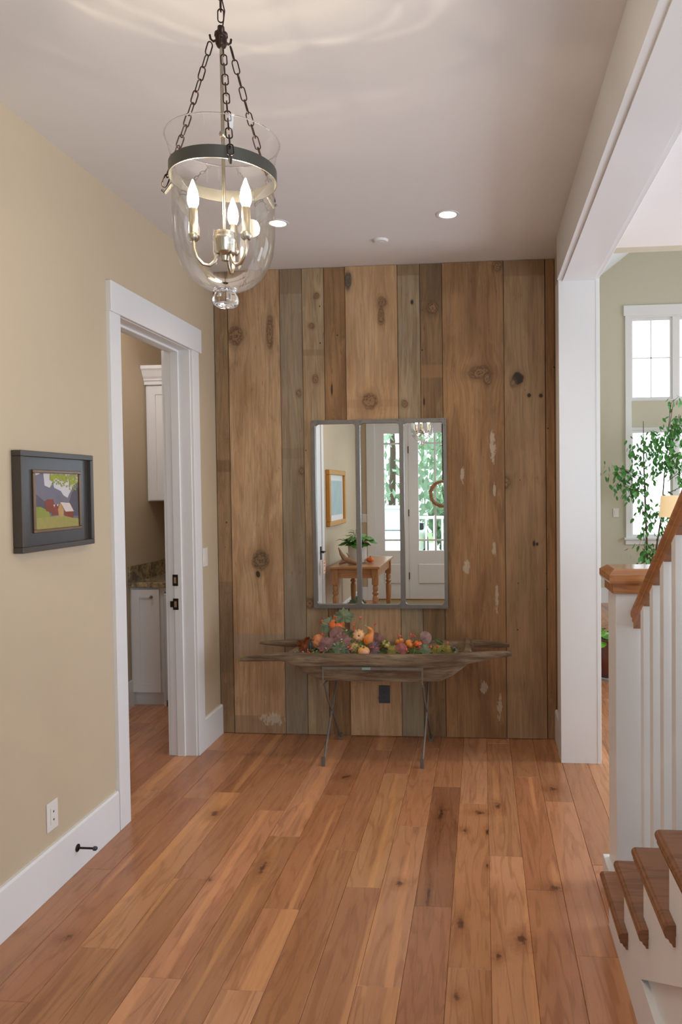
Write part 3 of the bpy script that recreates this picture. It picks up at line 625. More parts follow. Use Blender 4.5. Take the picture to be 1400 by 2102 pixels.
bm = bmesh.new(); lathe(bm, [(0, Z(2.704)), (.008, Z(2.702)), (.009, Z(2.69)), (.0155, Z(2.686)), (.016, Z(2.68)), (.0135, Z(2.677)), (.0135, Z(2.662)), (.010, Z(2.655)), (0, Z(2.653))], n=24); hub = obj('top_hub', bm, M['chain'], ln, smooth=True)
bm = bmesh.new(); lathe(bm, [(0, Z(2.218)), (.024, Z(2.217)), (.0245, Z(2.212)), (.024, Z(2.206)), (.0265, Z(2.205)), (.0275, Z(2.200)), (.0265, Z(2.196)), (.0255, Z(2.193)), (.0250, Z(2.170)), (.020, Z(2.164)), (.011, Z(2.161)), (.009, Z(2.150)), (0, Z(2.148))], n=32); obj('candle_hub', bm, M['nickel'], ln, smooth=True)
los = math.atan2(LY, LX)      # direction of sight from the camera
def linkmesh():
    bm = bmesh.new(); L = .0158; r = .0068; pts = []
    for k in range(8): a = PI * k / 7; pts.append((r * math.cos(a), 0, L - r + r * math.sin(a)))
    for k in range(8): a = PI + PI * k / 7; pts.append((r * math.cos(a), 0, -(L - r) + r * math.sin(a)))
    tube(bm, pts, .0016, 6, closed=True); me = bpy.data.meshes.new('chain_link'); bm.to_mesh(me); bm.free(); me.materials.append(M['chain']); me.shade_smooth(); return me
LM = linkmesh()
def chain(par, p0, p1, sag=0.0, tw=0.3):
    p0 = Vector(p0); p1 = Vector(p1); n = max(2, round((p1 - p0).length / .0262))
    for i in range(n):
        a = p0.lerp(p1, i / n); b = p0.lerp(p1, (i + 1) / n)
        a.z -= sag * math.sin(PI * i / n); b.z -= sag * math.sin(PI * (i + 1) / n)
        d = (b - a).normalized(); q = d.to_track_quat('Z', 'Y'); o = bpy.data.objects.new('chain_link', LM); C.objects.link(o); o.parent = par
        o.rotation_mode = 'QUATERNION'; o.rotation_quaternion = q @ Euler((0, 0, tw + (PI / 2) * (i % 2)), 'XYZ').to_quaternion(); o.location = (a + b) / 2
for j, (off, tw) in enumerate(((6, .2), (124, .9), (248, .5))):
    a = los + PI + math.radians(off); c, s_ = math.cos(a), math.sin(a)
    chain(ln, (.026 * c, .026 * s_, Z(2.668)), (.150 * c, .150 * s_, Z(2.338)), 0.014, tw)
    bm = bmesh.new(); tube(bm, [(.010 * c, .010 * s_, Z(2.672)), (.020 * c, .020 * s_, Z(2.670)), (.026 * c, .026 * s_, Z(2.676)), (.028 * c, .028 * s_, Z(2.686))], .0028, 6); obj('hook', bm, M['chain'], ln, smooth=True)
    bm = bmesh.new(); tube(bm, [(.1258 * c, .1258 * s_, Z(2.345)), (.136 * c, .136 * s_, Z(2.334)), (.148 * c, .148 * s_, Z(2.320)), (.155 * c, .155 * s_, Z(2.328))], .0040, 6); obj('band_hook', bm, M['band'], ln, smooth=True)
chain(ln, (0, 0, Z(2.715)), (0, 0, Z(3.000)), 0, .2)
bm = bmesh.new(); lathe(bm, [(0, Z(2.997)), (.03, Z(3.0)), (.06, Z(3.012)), (.063, Z(3.0205)), (0, Z(3.0205))], n=32); obj('canopy', bm, M['chain'], ln, smooth=True)
bm = bmesh.new(); tube(bm, [(.004, 0, Z(2.70)), (.009, .002, Z(2.74)), (-.004, -.003, Z(2.80)), (.006, .003, Z(2.88)), (0, 0, Z(3.0))], .0016, 6); obj('cord', bm, M['chain'], ln, smooth=True)

def gobo_light(loc, power):
    """candle lamp; the flared rim of the bell refracts its light upward in bright bands"""
    d = bpy.data.lights.new('candle_lamp', 'POINT'); d.energy = power; d.shadow_soft_size = .006; d.color = (1.0, .85, .64); d.use_nodes = True
    t = d.node_tree; t.nodes.clear(); N = t.nodes.new; L = t.links.new
    out = N('ShaderNodeOutputLight'); em = N('ShaderNodeEmission'); L(em.outputs[0], out.inputs[0])
    tc = N('ShaderNodeTexCoord'); nrm = N('ShaderNodeVectorMath'); nrm.operation = 'NORMALIZE'; L(tc.outputs['Normal'], nrm.inputs[0])
    sp = N('ShaderNodeSeparateXYZ'); L(nrm.outputs[0], sp.inputs[0])
    nz = N('ShaderNodeTexNoise'); nz.inputs['Scale'].default_value = 2.2; nz.inputs['Detail'].default_value = 1; L(nrm.outputs[0], nz.inputs['Vector'])
    def mt(op, a, b=0.0):
        o = N('ShaderNodeMath'); o.operation = op
        for i, v in enumerate((a, b)):
            if isinstance(v, bpy.types.NodeSocket): L(v, o.inputs[i])
            else: o.inputs[i].default_value = v
        return o.outputs[0]
    z = mt('ADD', mt('ABSOLUTE', sp.outputs[2]), mt('MULTIPLY', mt('SUBTRACT', nz.outputs[0], .5), .12))
    tot = 1.0
    for c0, w, amp in ((.76, .008, 1.6), (.60, .012, .9), (.885, .02, .7), (.50, .02, .5)):  # bands by polar angle imitate light rings thrown by the glass
        q = mt('DIVIDE', mt('SUBTRACT', z, c0), w); g = mt('POWER', 2.718, mt('MULTIPLY', mt('MULTIPLY', q, q), -1.0)); tot = mt('ADD', mt('MULTIPLY', g, amp), tot)
    L(tot, em.inputs[1]); em.inputs[0].default_value = (1, 1, 1, 1)
    o = bpy.data.objects.new('candle_lamp', d); C.objects.link(o); o.parent = ln; o.location = loc; return o
for off in (17, 137, -103):
    a = los - math.radians(off); c, s_ = math.cos(a), math.sin(a); R_ = .072
    bm = bmesh.new(); tube(bm, [(.018 * c, .018 * s_, Z(2.162)), (.024 * c, .024 * s_, Z(2.146)), (.036 * c, .036 * s_, Z(2.134)), (.052 * c, .052 * s_, Z(2.135)), (.066 * c, .066 * s_, Z(2.149)), (R_ * c, R_ * s_, Z(2.168)), (R_ * c, R_ * s_, Z(2.188))], .0042, 10)
    arm = obj('arm', bm, M['nickel'], ln, smooth=True)
    bm = bmesh.new(); lathe(bm, [(0, Z(2.186)), (.0095, Z(2.187)), (.0135, Z(2.192)), (.0142, Z(2.198)), (.0115, Z(2.202)), (.0098, Z(2.204)), (.0098, Z(2.260)), (.0085, Z(2.262)), (0, Z(2.262))], R_ * c, R_ * s_, 20); obj('candle_sleeve', bm, M['nickel'], ln, smooth=True)
    bm = bmesh.new(); lathe(bm, [(0, Z(2.262)), (.0085, Z(2.263)), (.0128, Z(2.274)), (.0137, Z(2.286)), (.0112, Z(2.302)), (.0058, Z(2.317)), (.0020, Z(2.328)), (0, Z(2.330))], R_ * c, R_ * s_, 20); obj('bulb', bm, M['bulb'], ln, smooth='full')
    gobo_light((R_ * c, R_ * s_, Z(2.290)), 4.2)

# ------------------------------------------------------------------ ceiling fittings
for i, (x, y, lb) in enumerate(((-.163, 3.705, 'lit recessed downlight in the ceiling, right of the smoke detector'), (-1.07, 3.72, 'lit recessed downlight in the ceiling, behind the glass lantern'))):
    o = thing('recessed_light', lb, 'ceiling light', (x, y, HC), 'recessed ceiling lights')
    bm = bmesh.new(); lathe(bm, [(.047, -.0005), (.060, -.001), (.060, -.004), (.052, -.006), (.045, -.003), (.047, -.0005)], n=40); obj('ring', bm, M['trim'], o, smooth=True)
    bm = bmesh.new(); lathe(bm, [(0, -.0022), (.046, -.0022), (.046, -.0010), (0, -.0010)], n=40); obj('lens', bm, M['can'], o)
    d = bpy.data.lights.new('downlight', 'SPOT'); d.energy = 22; d.spot_size = math.radians(115); d.spot_blend = .8; d.shadow_soft_size = .045; d.color = (1, .82, .60)
    l = bpy.data.objects.new('downlight', d); C.objects.link(l); l.parent = o; l.location = (0, 0, -.02)
for i, (x, y) in enumerate(((-1.05, -.05), (-.30, -.05))):  # these two added to brighten the entry; seen neither directly nor mirrored
    o = thing('recessed_light', ['lit recessed downlight over the entry, nearer the side table', 'lit recessed downlight over the entry, nearer the stairs'][i], 'ceiling light', (x, y, HC), 'recessed ceiling lights')
    b2 = bmesh.new(); lathe(b2, [(.047, -.0005), (.060, -.001), (.060, -.004), (.052, -.006), (.045, -.003), (.047, -.0005)], n=32); obj('ring', b2, M['trim'], o, smooth=True)
    b2 = bmesh.new(); lathe(b2, [(0, -.0022), (.046, -.0022), (.046, -.0010), (0, -.0010)], n=32); obj('lens', b2, M['can'], o)
    d = bpy.data.lights.new('downlight', 'SPOT'); d.energy = 34; d.spot_size = math.radians(95); d.spot_blend = .9; d.shadow_soft_size = .045; d.color = (1, .93, .82)
    l = bpy.data.objects.new('downlight', d); C.objects.link(l); l.parent = o; l.location = (0, 0, -.02)
bm = bmesh.new(); lathe(bm, [(0, -.012), (.036, -.012), (.041, -.007), (.043, 0), (0, 0)], n=32)
o = thing('smoke_detector', 'small round white cover on the ceiling between the downlights', 'smoke detector', (-.561, 4.04, HC)); obj('cover', bm, M['ceiling'], o, smooth=True)
bm = bmesh.new(); lathe(bm, [(0, -.014), (.012, -.0135), (.014, -.012), (0, -.012)], n=20); obj('sensor_cap', bm, M['plastic'], o)
o = thing('pantry_light', 'ceiling light in the pantry', 'ceiling light', (-2.35, 4.2, HC)); bm = bmesh.new(); lathe(bm, [(0, -.05), (.10, -.045), (.14, -.02), (.15, 0), (0, 0)], n=32); obj('dome', bm, M['can'], o, smooth=True)  # fixture and its lamp added to brighten the pantry, out of view
d = bpy.data.lights.new('pantry_lamp', 'POINT'); d.energy = 22; d.color = (.90, .93, 1); d.shadow_soft_size = .12; l = bpy.data.objects.new('pantry_lamp', d); C.objects.link(l); l.parent = o; l.location = (0, 0, -.25)

# ------------------------------------------------------------------ mirror
mi = thing('wall_mirror', 'tall grey metal framed mirror of three arched panes on barn boards', 'mirror', (-.648, 4.485, 1.44))
X0, X1, ZA, ZC = -1.083, -.218, .836, 2.041
def mp_(bm): bmesh.ops.translate(bm, verts=bm.verts, vec=(.648, -4.485, -1.44)); return bm
def round_rect(x0, x1, z0, z1, r, n=6):
    p = []
    for cx, cz, a0 in ((x1 - r, z1 - r, 0), (x0 + r, z1 - r, 90), (x0 + r, z0 + r, 180), (x1 - r, z0 + r, 270)):
        for k in range(n + 1): a = math.radians(a0 + 90 * k / n); p.append((cx + r * math.cos(a), cz + r * math.sin(a)))
    return p
opens = [(-1.061, -.800), (-.772, -.519), (-.491, -.240)]
bm = bmesh.new()
yf_, yb_ = 4.450, 4.476
cells = [X0, -.786, -.505, X1]
for i, (a, b) in enumerate(opens):
    inner = round_rect(a, b, ZA + .024, ZC - .024, .022); n = len(inner); ca, cb = cells[i], cells[i + 1]
    def outp(p):
        cx, cz = (a + b) / 2, (ZA + ZC) / 2; k = inner.index(p) // 7
        return (cb if k in (0, 3) else ca, ZC if k in (0, 1) else ZA)
    # outer ring built from 4 corner points and radial projections
    outer = []
    for idx, (px, pz_) in enumerate(inner):
        q = idx // 7; w = (idx % 7) / 6
        cxr, czr = ((cb, ZC), (ca, ZC), (ca, ZA), (cb, ZA))[q]
        if q == 0: o_ = (cb, pz_ + (ZC - pz_) * min(1, w * 2)) if w < .5 else ((cb + (px - cb) * (w * 2 - 1)), ZC)
        elif q == 1: o_ = (px + (ca - px) * min(1, w * 2), ZC) if w < .5 else (ca, ZC + (pz_ - ZC) * (w * 2 - 1))
        elif q == 2: o_ = (ca, pz_ + (ZA - pz_) * min(1, w * 2)) if w < .5 else (ca + (px - ca) * (w * 2 - 1), ZA)
        else: o_ = (px + (cb - px) * min(1, w * 2), ZA) if w < .5 else (cb, ZA + (pz_ - ZA) * (w * 2 - 1))
        if w == .5: o_ = (cxr, czr)
        outer.append(o_)
    If = [bm.verts.new((x, yf_, z)) for x, z in inner]; Ib = [bm.verts.new((x, yb_, z)) for x, z in inner]
    Of = [bm.verts.new((x, yf_, z)) for x, z in outer]; Ob = [bm.verts.new((x, yb_ + .004, z)) for x, z in outer]
    for k in range(n):
        j = (k + 1) % n
        bm.faces.new((If[k], If[j], Of[j], Of[k])); bm.faces.new((If[k], Ib[k], Ib[j], If[j])); bm.faces.new((Of[k], Of[j], Ob[j], Ob[k]))
bmesh.ops.remove_doubles(bm, verts=bm.verts, dist=1e-5)
fr = obj('frame', mp_(bm), M['mframe'], mi)
for (a, b) in opens: obj('mirror_pane', mp_(B((a - .004, b + .004, 4.470, 4.474, ZA + .018, ZC - .018))), M['mirror'], mi)
obj('backing', mp_(B((X0 + .004, X1 - .004, 4.4745, 4.484, ZA + .004, ZC - .004))), M['black'], mi)
for cx in (X0 + .02, X1 - .02):
    for cz, s_ in ((ZC - .02, -1), (ZA + .02, 1)):
        bm = bmesh.new(); sx = 1 if cx < -.6 else -1
        prism(bm, [(cx - .02 * sx, cz - .02 * s_), (cx + .04 * sx, cz - .02 * s_), (cx + .034 * sx, cz - .002 * s_), (cx + .004 * sx, cz + .004 * s_), (cx - .001 * sx, cz + .032 * s_), (cx - .02 * sx, cz + .04 * s_)], 4.4475, 4.450, 'xz')
        pl = obj('corner_plate', mp_(bm), M['mframe'], mi)
        for (dx, dz) in ((-.010, -.010), (.024, -.010), (-.010, .024)):
            bm = bmesh.new(); sphere(bm, (cx + dx * sx, 4.4472, cz + dz * s_), .0035, 8, 5); obj('rivet', mp_(bm), M['mframe'], pl)
for cx in (-.786, -.505):
    for cz, s_ in ((ZC - .012, -1), (ZA + .012, 1)):
        bm = bmesh.new(); prism(bm, [(cx - .03, cz - .012 * s_), (cx + .03, cz - .012 * s_), (cx + .012, cz + .02 * s_), (cx + .012, cz + .04 * s_), (cx - .012, cz + .04 * s_), (cx - .012, cz + .02 * s_)], 4.4475, 4.450, 'xz')
        pl = obj('joint_plate', mp_(bm), M['mframe'], mi)
        for dx in (-.018, .018):
            bm = bmesh.new(); sphere(bm, (cx + dx, 4.4472, cz), .003, 8, 5); obj('rivet', mp_(bm), M['mframe'], pl)

# ------------------------------------------------------------------ trough on its stand
tr = thing('dough_trough', 'long weathered grey wooden dough trough with pointed handles on iron stand', 'trough', (-.62, 4.235, .47))
def tp(bm): bmesh.ops.translate(bm, verts=bm.verts, vec=(.62, -4.235, -.47)); return bm
rt = random.Random(5)
bm = bmesh.new()
def ring(x, top, bot, ywt, ywb, yc=4.235):  # cross-section outline at station x, open V with thickness
    return [(x, yc - ywt, top), (x, yc - ywb, bot), (x, yc + ywb, bot), (x, yc + ywt, top)]
outer_st = [(-1.165, .630, .618, .150, .140), (-1.12, .632, .575, .176, .155), (-1.05, .632, .515, .184, .150), (-.97, .632, .472, .186, .150), (-.80, .632, .466, .188, .150), (-.60, .632, .468, .188, .150), (-.40, .634, .467, .188, .150), (-.25, .636, .472, .186, .150), (-.17, .638, .515, .184, .150), (-.10, .640, .570, .176, .155), (-.06, .641, .622, .150, .140)]
OR = []
for (x, a, b, c, d) in outer_st:
    sec = []
    for k in range(13):
        w = k / 12; ang = PI * w
        yy = 4.235 - math.cos(ang) * (c * (1 - math.sin(ang) ** 2) + c * .92 * math.sin(ang) ** 2) if 0 else 0
        # V with a flat bottom
        if w < .33: f = w / .33; y_ = -c + (c - d) * f; z_ = a + (b - a) * (f ** .8)
        elif w > .67: f = (1 - w) / .33; y_ = c - (c - d) * f; z_ = a + (b - a) * (f ** .8)
        else: f = (w - .33) / .34; y_ = -d + 2 * d * f; z_ = b
        sec.append(bm.verts.new((x + rt.uniform(-.003, .003), 4.235 + y_ + rt.uniform(-.002, .002), z_ + rt.uniform(-.003, .003))))
    OR.append(sec)
IN = []
for (x, a, b, c, d) in [(-1.125, .632, .612, .120, .11), (-1.08, .633, .575, .140, .10), (-1.0, .633, .53, .155, .09), (-.85, .633, .51, .158, .085), (-.6, .633, .508, .158, .085), (-.35, .635, .51, .158, .085), (-.21, .637, .53, .155, .09), (-.15, .64, .575, .14, .10), (-.10, .641, .615, .12, .11)]:
    sec = []
    for k in range(13):
        w = k / 12
        if w < .33: f = w / .33; y_ = -c + (c - d) * f; z_ = a + (b - a) * (f ** .8)
        elif w > .67: f = (1 - w) / .33; y_ = c - (c - d) * f; z_ = a + (b - a) * (f ** .8)
        else: f = (w - .33) / .34; y_ = -d + 2 * d * f; z_ = b
        sec.append(bm.verts.new((x, 4.235 + y_, z_)))
    IN.append(sec)
for G in (OR, IN):
    for A, Bq in zip(G, G[1:]):
        for k in range(12): bm.faces.new((A[k], A[k + 1], Bq[k + 1], Bq[k]))
# rim strips between outer and inner skins
def strip(o_, i_):
    m = max(len(o_), len(i_)); 
    for j in range(m - 1):
        a0 = o_[round(j * (len(o_) - 1) / (m - 1))]; a1 = o_[round((j + 1) * (len(o_) - 1) / (m - 1))]; b0 = i_[round(j * (len(i_) - 1) / (m - 1))]; b1 = i_[round((j + 1) * (len(i_) - 1) / (m - 1))]
        f = []; [f.append(v) for v in (a0, a1, b1, b0) if v not in f]
        if len(f) > 2: bm.faces.new(f)
strip([s[0] for s in OR], [s[0] for s in IN]); strip([s[-1] for s in OR], [s[-1] for s in IN])
strip(OR[0], IN[0]); strip(OR[-1], IN[-1])
obj('body', tp(bm), M['trough'], tr, smooth=True)
def beam_(pts):  # pts: (x, y, ztop, zbot, halfwidth)
    bm = bmesh.new(); R_ = []
    for (x, y, a, b, h) in pts:
        m = (a + b) / 2; e = lambda: rt.uniform(-.0015, .0015)
        R_.append([bm.verts.new(p) for p in ((x, y - h + e(), b + (a - b) * .25), (x, y - h + e(), a - (a - b) * .2), (x, y - h * .5, a + e()), (x, y + h * .5, a + e()), (x, y + h, a - (a - b) * .2), (x, y + h, b + (a - b) * .25), (x, y + h * .5, b + e()), (x, y - h * .5, b + e()))])
    bm.faces.new(R_[0][::-1]); bm.faces.new(R_[-1])
    for A, Bq in zip(R_, R_[1:]):
        for k in range(8): bm.faces.new((A[k], A[(k + 1) % 8], Bq[(k + 1) % 8], Bq[k]))
    return bm
obj('side_rail', tp(beam_([(-1.437, 4.052, .606, .588, .010), (-1.38, 4.050, .622, .588, .016), (-1.29, 4.047, .634, .592, .020), (-1.18, 4.047, .642, .594, .022), (-1.08, 4.047, .640, .566, .020), (-.95, 4.047, .637, .562, .020), (-.7, 4.047, .635, .562, .020), (-.45, 4.047, .636, .564, .020), (-.2, 4.047, .644, .568, .020), (-.09, 4.047, .652, .590, .020), (.02, 4.049, .660, .612, .018), (.12, 4.051, .663, .628, .014), (.163, 4.053, .660, .634, .010)])), M['trough'], tr, smooth=True)
obj('side_rail', tp(beam_([(-1.43, 4.410, .624, .612, .008), (-1.36, 4.413, .632, .604, .012), (-1.27, 4.415, .636, .596, .016), (-1.16, 4.417, .640, .590, .018), (-.95, 4.418, .640, .572, .018), (-.6, 4.418, .642, .572, .018), (-.3, 4.418, .644, .574, .018), (-.12, 4.417, .648, .590, .018), (0.0, 4.415, .644, .592, .016), (.10, 4.412, .634, .600, .012), (.163, 4.410, .624, .606, .010)])), M['trough'], tr, smooth=True)
for x0, x1, zz in ((-1.155, -1.105, .652), (-.125, -.070, .668)):
    bm = bmesh.new(); R_ = []
    for k in range(9):
        y = 4.066 + (4.40 - 4.066) * k / 8; zt = zz - .02 * math.sin(PI * k / 8) + rt.uniform(-.004, .004)
        R_.append([bm.verts.new(p) for p in ((x0, y, .60), (x0 + .008, y, zt - .012), (x0 + .02, y, zt), (x1 - .012, y, zt - .004), (x1, y, zt - .02), (x1, y, .60))])
    bm.faces.new(R_[0][::-1]); bm.faces.new(R_[-1])
    for A, Bq in zip(R_, R_[1:]):
        for k in range(6): bm.faces.new((A[k], A[(k + 1) % 6], Bq[(k + 1) % 6], Bq[k]))
    obj('end_board', tp(bm), M['trough'], tr, smooth=True)

sd = thing('iron_stand', 'thin grey iron folding stand with crossed legs under the trough', 'stand', (-.62, 4.19, 0))
def sp_(bm): bmesh.ops.translate(bm, verts=bm.verts, vec=(.62, -4.19, 0)); return bm
obj('front_bar', sp_(B((-.935, -.345, 4.018, 4.026, .553, .567))), M['iron'], sd)
obj('back_bar', sp_(B((-.935, -.345, 4.438, 4.446, .553, .567))), M['iron'], sd)
obj('bar_label', sp_(B((-.70, -.65, 4.0155, 4.018, .553, .567))), simple('pale_label', (130, 160, 156), .6), sd)
for x in (-.930, -.350):
    obj('bracket', sp_(B((x - .004, x + .004, 4.018, 4.024, .468, .553), (x - .004, x + .004, 4.024, 4.440, .454, .462), (x - .004, x + .004, 4.440, 4.446, .462, .553))), M['iron'], sd)
for x, xf, xb in ((-.930, -.925, -.918), (-.350, -.352, -.338)):
    bm = bmesh.new(); tube(bm, [(x + .012, 4.40, .455), (x + .010, 4.29, .34), (x + .006, 4.15, .19), (xf, 4.01, .04), (xf - .002, 3.985, .004)], [.0065, .0065, .0065, .007, .011], 8)
    bx(bm, xf - .013, xf + .008, 3.974, 3.992, .0, .05); obj('leg', sp_(bm), M['iron'], sd, smooth=True)
    bm = bmesh.new(); tube(bm, [(x, 4.06, .455), (x + .001, 4.12, .36), (x + .010, 4.21, .25), (x + .016, 4.32, .12), (xb + .006, 4.41, .02)], [.0065, .007, .0065, .0065, .007], 8)
    bx(bm, xb - .008, xb + .018, 4.402, 4.418, .0, .045); obj('leg', sp_(bm), M['iron'], sd, smooth=True)

# ------------------------------------------------------------------ autumn arrangement
def cmat(name, a, b, rough=.45, scale=20):
    t = NT(name); t.bsdf(t.mix(t.ramp(t.noise(t.coord(), scale, 4), .35, .65), lin(*a), lin(*b)), rough); return t.m
M['orange'] = cmat('orange_rind', (226, 112, 44), (206, 90, 34)); M['peach'] = cmat('peach_rind', (222, 150, 96), (200, 120, 76)); M['cream'] = cmat('cream_rind', (232, 184, 132), (216, 158, 112))
M['yellow'] = cmat('yellow_rind', (226, 176, 60), (212, 150, 120)); M['green'] = cmat('striped_rind', (60, 78, 48), (206, 170, 84), scale=55); M['apricot'] = cmat('apricot_rind', (230, 146, 66), (206, 116, 50))
M['stem'] = cmat('dry_stem', (128, 104, 66), (96, 80, 50), .8)
M['pod'] = cmat('dry_pod', (196, 168, 108), (160, 128, 72), .85, 60)
LC = dict(sage=((160, 172, 140), (122, 140, 108)), mauve=((192, 146, 140), (160, 116, 110)), plum=((156, 126, 136), (124, 98, 108)), pink=((214, 136, 128), (184, 108, 102)), green=((108, 120, 66), (80, 96, 52)), lime=((190, 170, 84), (146, 140, 66)), pale=((206, 172, 166), (180, 146, 140)), slate=((92, 100, 96), (74, 82, 78)), rusty=((176, 96, 44), (130, 66, 34)))
for k_, (a, b) in LC.items(): M['lf_' + k_] = cmat('leaf_' + k_, a, b, .7, 28)

def pumpkin(name, label, loc, r, sq, mat, ribs=9, rot=(0, 0, 0), cat='pumpkin', depth=.10, stem=.35):
    o = thing(name, label, cat, loc, None, rot)
    bm = bmesh.new(); m = 12; prof = []
    for i in range(m + 1):
        a = PI * i / m; rr = math.sin(a) * r; z = -math.cos(a) * r * sq
        if a > PI * .8: z -= (a - PI * .8) / (PI * .2) * r * sq * .22
        prof.append((rr if 0 < i < m else 0, z))
    lathe(bm, prof, n=ribs * 4, ribs=lambda th, z: 1 - depth * (1 - abs(math.sin(th * ribs / 2))) ** 1.5)
    obj('rind', bm, mat, o, smooth='full')
    bm = bmesh.new(); tube(bm, [(0, 0, r * sq * .70), (0, 0, r * sq * .95), (r * .12, 0, r * sq * (1 + stem))], [r * .17, r * .11, r * .13], 7); obj('stem', bm, M['stem'], o, smooth=True)
    return o
# dried filling that everything rests on
bm = bmesh.new(); rq = random.Random(11)
lathe_n = 0
sec = []
for i in range(31):
    x = -1.08 + i * (.94 / 30); h_ = .585 + .030 * math.sin(i * 1.7) * .3
    mound = .13 * math.exp(-((x + .87) / .11) ** 2) + .055 * math.exp(-((x + .72) / .10) ** 2)
    row = []
    for j in range(13):
        y = 4.115 + j * (.24 / 12); e = math.sin(PI * j / 12)
        row.append(bm.verts.new((x, y, .575 + (mound + .035) * e + rq.uniform(-.008, .008))))
    sec.append(row)
for A, Bq in zip(sec, sec[1:]):
    for k in range(12): bm.faces.new((A[k], A[k + 1], Bq[k + 1], Bq[k]))
for _ in range(900):
    x = rq.uniform(-1.09, -.15); y = rq.uniform(4.09, 4.38); mound = .13 * math.exp(-((x + .87) / .11) ** 2) + .055 * math.exp(-((x + .72) / .10) ** 2)
    z = .585 + (mound + .03) * max(0, math.sin(PI * (y - 4.09) / .29)) + rq.uniform(0, .018); a = rq.uniform(0, 2 * PI); L_ = rq.uniform(.012, .028); q = Euler((rq.uniform(-1, 1), rq.uniform(-1, 1), a)).to_matrix()
    pts = [(-L_ / 2, 0, 0), (0, -L_ * .28, 0), (L_ / 2, 0, 0), (0, L_ * .28, .003)]
    f = bm.faces.new([bm.verts.new(q @ Vector(p) + Vector((x, y, z))) for p in pts]); f.material_index = rq.choice((0, 0, 1, 2, 3, 4))
o = obj('dried_foliage', bm, [M['lf_green'], M['lf_rusty'], M['lf_lime'], M['lf_sage'], M['lf_plum']]); tag(o, 'bed of small dried leaves filling the wooden trough', 'foliage', kind='stuff')

pumpkin('pumpkin', 'bright orange pumpkin highest in the trough, behind the mauve leaves', (-.899, 4.262, .765), .052, .80, M['orange'], 8, (.9, .15, 0))
pumpkin('pumpkin', 'peach ribbed pumpkin standing on its side at the left of the pile', (-1.000, 4.20, .676), .044, .85, M['peach'], 9, (.5, -1.1, 0))
pumpkin('pumpkin', 'small cream ribbed pumpkin facing forward beside the curved gourd', (-.747, 4.20, .713), .040, .70, M['cream'], 10, (1.35, 0, .1), depth=.13, stem=-.05)
pumpkin('pumpkin', 'small deep orange pumpkin at the right beneath the pale leaf', (-.390, 4.20, .664), .026, .85, M['orange'], 8, (.2, .2, 0))
pumpkin('pumpkin', 'small apricot pumpkin right of the pink leaf', (-.440, 4.20, .664), .030, .75, M['apricot'], 9, (.3, .9, 0))
pumpkin('pumpkin', 'small yellow orange pumpkin behind the pink leaf', (-.505, 4.24, .668), .028, .8, M['apricot'], 8, (.2, -.3, 0))
pumpkin('gourd', 'round yellow gourd resting low against the front rim', (-.705, 4.115, .636), .036, .82, M['yellow'], 7, (.2, 0, 0), 'gourd', .04, .1)
pumpkin('gourd', 'dark green and yellow striped gourd left of the pink leaf', (-.584, 4.20, .662), .032, .85, M['green'], 8, (.4, .5, 0), 'gourd', .08, .15)
o = thing('gourd', 'orange swan-neck gourd with curved neck and green tip', 'gourd', (-.688, 4.19, .690))
bm = bmesh.new(); tube(bm, [(-.006, 0, -.034), (-.007, 0, -.030), (-.005, 0, -.018), (0, 0, 0), (.008, 0, .018), (.018, 0, .034), (.024, 0, .048), (.020, 0, .060), (.008, 0, .069), (-.004, 0, .076)], [.004, .017, .028, .031, .026, .016, .012, .0105, .0085, .0065], 16); obj('body', bm, M['apricot'], o, smooth='full')
bm = bmesh.new(); tube(bm, [(-.003, 0, .075), (-.014, 0, .081), (-.022, 0, .088)], [.0062, .005, .003], 8); q = obj('tip', bm, M['lf_sage'], o, smooth=True); q['label'] = 'green stem tip'
# lumpy dried pod
bm = bmesh.new(); sphere(bm, (0, 0, 0), .034, 20, 12, (1.15, .8, .78))
for v in bm.verts: v.co += v.co.normalized() * rq.uniform(-.0035, .0045)
o = thing('seed_pod', 'pale gold lumpy dried seed pod in front of the cream pumpkin', 'seed pod', (-.772, 4.165, .648)); obj('husk', bm, M['pod'], o)
bm = bmesh.new()
for k in range(6): a = rq.uniform(0, 6.28); sphere(bm, (.03 * math.cos(a), -.022, .018 * math.sin(a)), .0035, 8, 5)
obj('holes', bm, M['stem'], o)

def leaf_outline(kind):
    if kind == 'maple': pts = [(0, .02), (.22, -.08), (.50, -.04), (.50, .10), (.72, .20), (.63, .32), (.78, .50), (.58, .56), (.52, .72), (.34, .72), (.28, .88), (.12, .84), (0, 1.04)]
    elif kind == 'round': pts = [(0, 0), (.3, -.06), (.55, .08), (.66, .34), (.60, .62), (.40, .84), (.18, .95), (0, 1.0)]
    else: pts = [(0, 0), (.16, .12), (.26, .34), (.24, .58), (.13, .82), (0, 1.0)]
    return pts + [(-x, y) for x, y in pts[-2:0:-1]]
def leaf_bm(bm, size, kind, M4, curl=.18, mi=0):
    pts = leaf_outline(kind); c = (0, .42); V = []
    cc = bm.verts.new(M4 @ Vector((0, (c[1]) * size, .02 * size)))
    for (x, y) in pts:
        z = -curl * size * (x * x * 1.2 + (y - .4) ** 2 * .8) + (.014 * size if (pts.index((x, y)) % 2) else 0); V.append(bm.verts.new(M4 @ Vector((x * size, y * size, z))))
    n = len(V)
    for k in range(n): f = bm.faces.new((cc, V[k], V[(k + 1) % n])); f.material_index = mi
